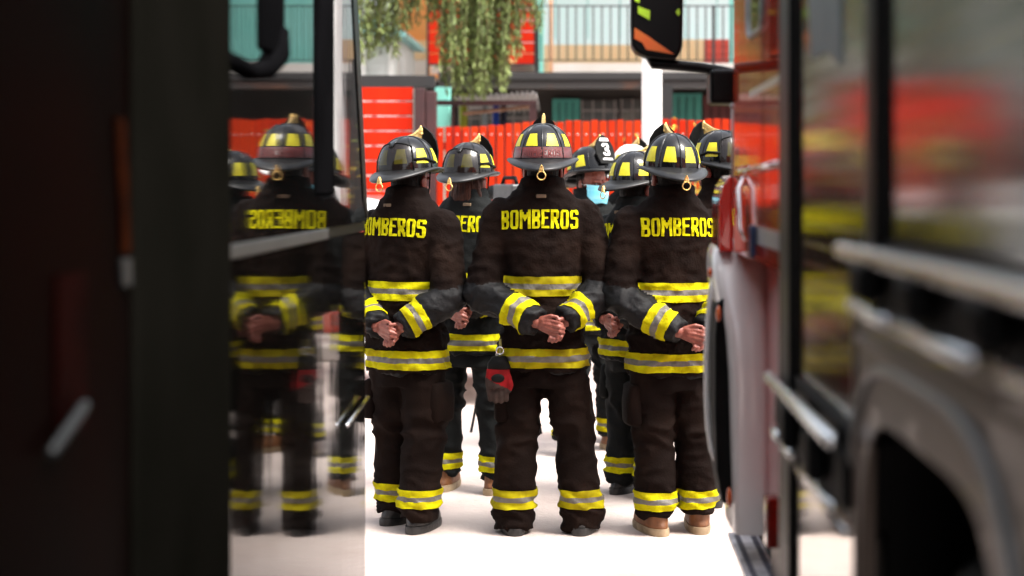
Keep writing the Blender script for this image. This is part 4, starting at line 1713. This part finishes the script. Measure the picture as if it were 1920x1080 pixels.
def vehicle(name, label, cat, cx, cy, L, Wd, prof, roofp, wheels, wr, panes):
    t = thing(name, label, cat, (cx, cy, 0), group="white vehicles parked by the fence")
    m = MB()
    m.prism(prof, 1, -Wd / 2, Wd / 2)
    m.build("body", carwhite, t, bevel=.06, seg=4)
    m = MB()
    n = len(roofp)
    top = .72
    zt = max(q[1] for q in roofp)
    zb = min(q[1] for q in roofp)
    vs = []
    for sg in (-1, 1):
        for (x, z) in roofp:
            k = (z - zb) / (zt - zb)
            vs.append((x, sg * Wd / 2 * (.97 - (.16 if zt < 1.6 else .08) * k), z))
    fs = [tuple(range(n)), tuple(reversed(range(n, 2 * n)))] + [(i, i + n, (i + 1) % n + n, (i + 1) % n) for i in range(n)]
    m.add(vs, fs)
    m.build("cabin", carwhite, t, bevel=.05, seg=4)
    for poly in panes:
        for sg in (-1, 1):
            m = MB()
            vs = []
            for o_ in (.012, -.02):
                for (x, z) in poly:
                    k = (z - zb) / (zt - zb)
                    vs.append((x, sg * (Wd / 2 * (.97 - (.16 if zt < 1.6 else .08) * k) + o_), z))
            n = len(poly)
            m.add(vs, [tuple(range(n)), tuple(reversed(range(n, 2 * n)))] + [(i, i + n, (i + 1) % n + n, (i + 1) % n) for i in range(n)])
            m.build("window", mat("car_glass", (.03, .04, .04), .05, coat=1.0, c2=(.05, .06, .06), scale=2), t, bevel=.01)
    for x in wheels:
        for sg in (-1, 1):
            m = MB()
            m.tube([(x, sg * (Wd / 2 - .2), wr), (x, sg * (Wd / 2 - .17), wr), (x, sg * (Wd / 2 - .0), wr), (x, sg * (Wd / 2 + .015), wr)], [wr * .9, wr, wr, wr * .9], 28)
            wo = m.build("wheel", rubber, t, smooth='angle')
            m = MB()
            m.tube([(x, sg * (Wd / 2 + .0), wr), (x, sg * (Wd / 2 + .022), wr)], [wr * .62, wr * .56], 20)
            m.build("rim", chrome, wo, smooth='angle')
    m = MB()
    xm = max(q[0] for q in prof)
    xn = min(q[0] for q in prof)
    for sg in (-1, 1):
        m = MB()
        m.box(xn - .008, xn + .12, sg * Wd * .36 - .13, sg * Wd * .36 + .13, .68, .82)
        m.build("headlight", mat("headlamp", (.6, .62, .62), .1, c2=(.5, .5, .5), scale=9, coat=1), t, bevel=.03)
        m = MB()
        m.box(xm - .12, xm + .008, sg * Wd * .38 - .1, sg * Wd * .38 + .1, .72, .9)
        m.build("tail_light", redlens, t, bevel=.03)
    return t


vehicle("parked_car", "white car parked across the view behind the woman with auburn hair", "car", -2.5, 11.9, 4.3, 1.72,
        [(-2.1, .28), (2.1, .28), (2.13, .62), (2.06, .92), (1.2, .97), (-1.0, .95), (-2.0, .80), (-2.14, .6)],
        [(-1.15, .9), (1.85, .9), (1.35, 1.38), (.9, 1.47), (-.1, 1.47), (-.45, 1.40)], (-1.35, 1.32), .31,
        [[(-.92, .96), (.28, .96), (.28, 1.40), (-.3, 1.38)], [(.36, .96), (1.55, .96), (1.15, 1.36), (.36, 1.40)]])
vehicle("parked_van", "tall white van parked behind the right firefighters, mirrored in the black truck", "van", 3.05, 12.3, 4.7, 1.8,
        [(-2.35, .32), (2.35, .32), (2.37, .8), (2.3, 1.12), (-1.5, 1.12), (-2.2, 1.02), (-2.38, .7)],
        [(-2.05, 1.05), (2.33, 1.05), (2.3, 1.78), (2.15, 1.86), (-1.2, 1.86), (-1.45, 1.8)], (-1.5, 1.5), .34,
        [[(-1.75, 1.14), (-.55, 1.14), (-.55, 1.70), (-1.3, 1.70)], [(-.45, 1.14), (.8, 1.14), (.8, 1.70), (-.45, 1.70)], [(.9, 1.14), (2.15, 1.14), (2.15, 1.70), (.9, 1.70)]])


# ------------------------------------------------------------------ video camera on a tripod behind the central firefighter
def tripod():
    Y = 10.0
    c = at(956, 352, Y)
    t = thing("tripod", "thin black camera tripod standing behind the firefighters", "tripod", (c.x, Y, 0))
    hub = Vector((0, 0, 1.30))
    for k, a in enumerate((3.55, 5.6, 1.5)):
        m = MB()
        f = Vector((.26 * math.cos(a), .26 * math.sin(a), .0))
        m.tube([hub + Vector((.03 * math.cos(a), .03 * math.sin(a), 0)), f.lerp(hub, .5), f], [.014, .012, .009], 8)
        m.build("leg", black, t, smooth=True)
    m = MB()
    m.tube([hub + Vector((0, 0, -.03)), hub + Vector((0, 0, .12))], .02, 10)
    m.box(-.04, .04, -.05, .05, 1.42, 1.435)
    m.build("head", black, t)
    v = thing("video_camera", "dark grey video camera mounted on the tripod left of the central helmet", "camera", (c.x, Y, 1.436), rz=.5)
    m = MB()
    m.box(-.055, .055, -.14, .14, 0, .12)
    m.build("body", mat("camera_grey", (.035, .035, .037), .35, c2=(.06, .06, .06), scale=20), v, bevel=.015)
    m = MB()
    m.tube([(0, .14, .065), (0, .22, .065), (0, .25, .065)], [.04, .042, .05], 16)
    m.build("lens_barrel", black, v, smooth='angle')
    m = MB()
    m.tube([(0, -.1, .12), (0, -.08, .16), (0, .08, .16), (0, .11, .12)], .012, 8)
    m.build("handle", black, v, smooth=True)
    m = MB()
    m.box(.058, .07, -.12, -.02, .02, .1)
    m.build("side_screen", mat("screen_pale", (.55, .57, .6), .2, c2=(.4, .42, .45), scale=12), v)


tripod()

# ------------------------------------------------------------------ the people
firefighter("firefighter at the left end of the front row, seen from behind, goggles on the helmet", 762, 7.16, 256, yaw=27, seed=3, tx=-.025, tilt=-.02,
            hstyle=dict(goggles=True, gog_side=.05), feet=(-.095, .10), stance_y=(.05, -.05), trouser_len=.06, boot_m=bootb, elbow=1.02, legs_w=1.02, hrot=(2, -3, 0), lean=-.012, toe=-8, tw=.365)
firefighter("firefighter with auburn hair under the helmet, standing a step behind the front row", 880, 8.0, 268, yaw=20, coat=greyc, seed=5,
            feet=(-.14, .15), hair='auburn', hstyle=dict(goggles=True), boot_m=boott, trouser_len=.075, legs_w=.85, elbow=.9)
firefighter("central firefighter seen from behind with a dark red band round the helmet", 1018, 7.05, 233, yaw=0, seed=1, hstyle=dict(redstrip=True),
            feet=(-.13, .175), trouser_len=.02, elbow=1.05, tilt=.01, tx=-.012, tape=mat("worn_lime_tape", (.33, .285, .004), .8, ior=1.15, c2=(.13, .095, .004), scale=9, mixlo=.42, mixhi=.72, detail=8))
firefighter("firefighter beside the white mudguard, seen from behind in tan-soled boots", 1257, 7.05, 251, yaw=-13, seed=2, tx=.004, tilt=-.01,
            feet=(-.07, .135), boot_m=boott, trouser_len=.085, elbow=1.05, hrot=(1, 2, 0), lean=.01)
firefighter("firefighter facing the others in a blue surgical mask, helmet number 3", 1107, 9.16, 280, yaw=142, coat=greyc, seed=6, text=False, face=True,
            hstyle=dict(number="3"), feet=(-.17, .17), boot_m=boott, trouser_len=.09, hrot=(9, 0, 0), hup=.016)
firefighter("firefighter in a grey jacket behind, seen between the two right-hand front row firefighters", 1192, 7.9, 284, yaw=45, coat=greyc, seed=8,
            feet=(-.10, .12), boot_m=bootb, trouser_len=.06, elbow=.95)
firefighter("firefighter in a white helmet mostly hidden in the rear row", 1184, 9.5, 272, yaw=20, coat=greyc, seed=9,
            hstyle=dict(shell_m=hwhite), feet=(-.12, .12), text=False)
firefighter("firefighter at the right end, half hidden by the red cab, turned to the left", 1352, 7.7, 245, yaw=-38, seed=11, text=True,
            feet=(-.1, .12), hstyle=dict(goggles=True))


def glove():
    """a red and grey pair of work gloves clipped to the central firefighter's hip"""
    q = at(936, 700, 6.93)
    t = thing("work_glove", "red and grey work gloves clipped at the central firefighter's left hip", "gloves", q)
    k = 6.93 / FPX
    m = MB()
    m.rings([(.0, 0, .075, .030, .022), (0, 0, .045, .050, .030), (0, 0, .02, .053, .032)], 16)
    m.build("cuff", black, t, smooth=True)
    m = MB()
    m.rings([(-.004, -.002, .022, .051, .030), (-.006, -.004, -.02, .055, .034), (-.008, -.004, -.06, .052, .032)], 18)
    for i in range(4):
        x = -.045 + .024 * i
        m.chain([(x, -.008, -.05), (x + .004, -.010, -.085), (x + .006, -.004, -.115 - .008 * (1.5 - abs(i - 1.5)))], [.014, .0135, .011], 8)
    m.chain([(.04, -.01, -.01), (.052, -.018, -.05), (.045, -.02, -.075)], [.014, .013, .010], 8)
    me = remesh(m, .005, 2, .4)
    me.polygons.foreach_set("material_index", [1 if f.center.z < -.045 - f.center.x * .5 else 0 for f in me.polygons])
    link("glove", me, [mat("glove_red", (.20, .006, .008), .8, ior=1.2, c2=(.12, .004, .005), scale=20), mat("glove_grey", (.045, .030, .025), .85, ior=1.2, c2=(.025, .018, .016), scale=20)], t, smooth=True)
    m = MB()
    m.ellipsoid((-.004, -.034, -.018), (.030, .008, .020), 14, 7)
    m.build("badge", black, t, smooth=True)
    m = MB()
    m.tube([(.004, 0, .076), (.006, 0, .11), (.004, .01, .15)], .006, 6)
    m.build("strap", mat("lime_strap", (.3, .28, .08), .7, c2=(.2, .18, .06), scale=20), t)
    m = MB()
    m.tube([Vector((.004 + .016 * math.cos(a), -.005, .10 + .016 * math.sin(a))) for a in [i * math.pi / 8 for i in range(17)]], .003, 6)
    m.build("clip_ring", chrome, t, smooth=True)


glove()
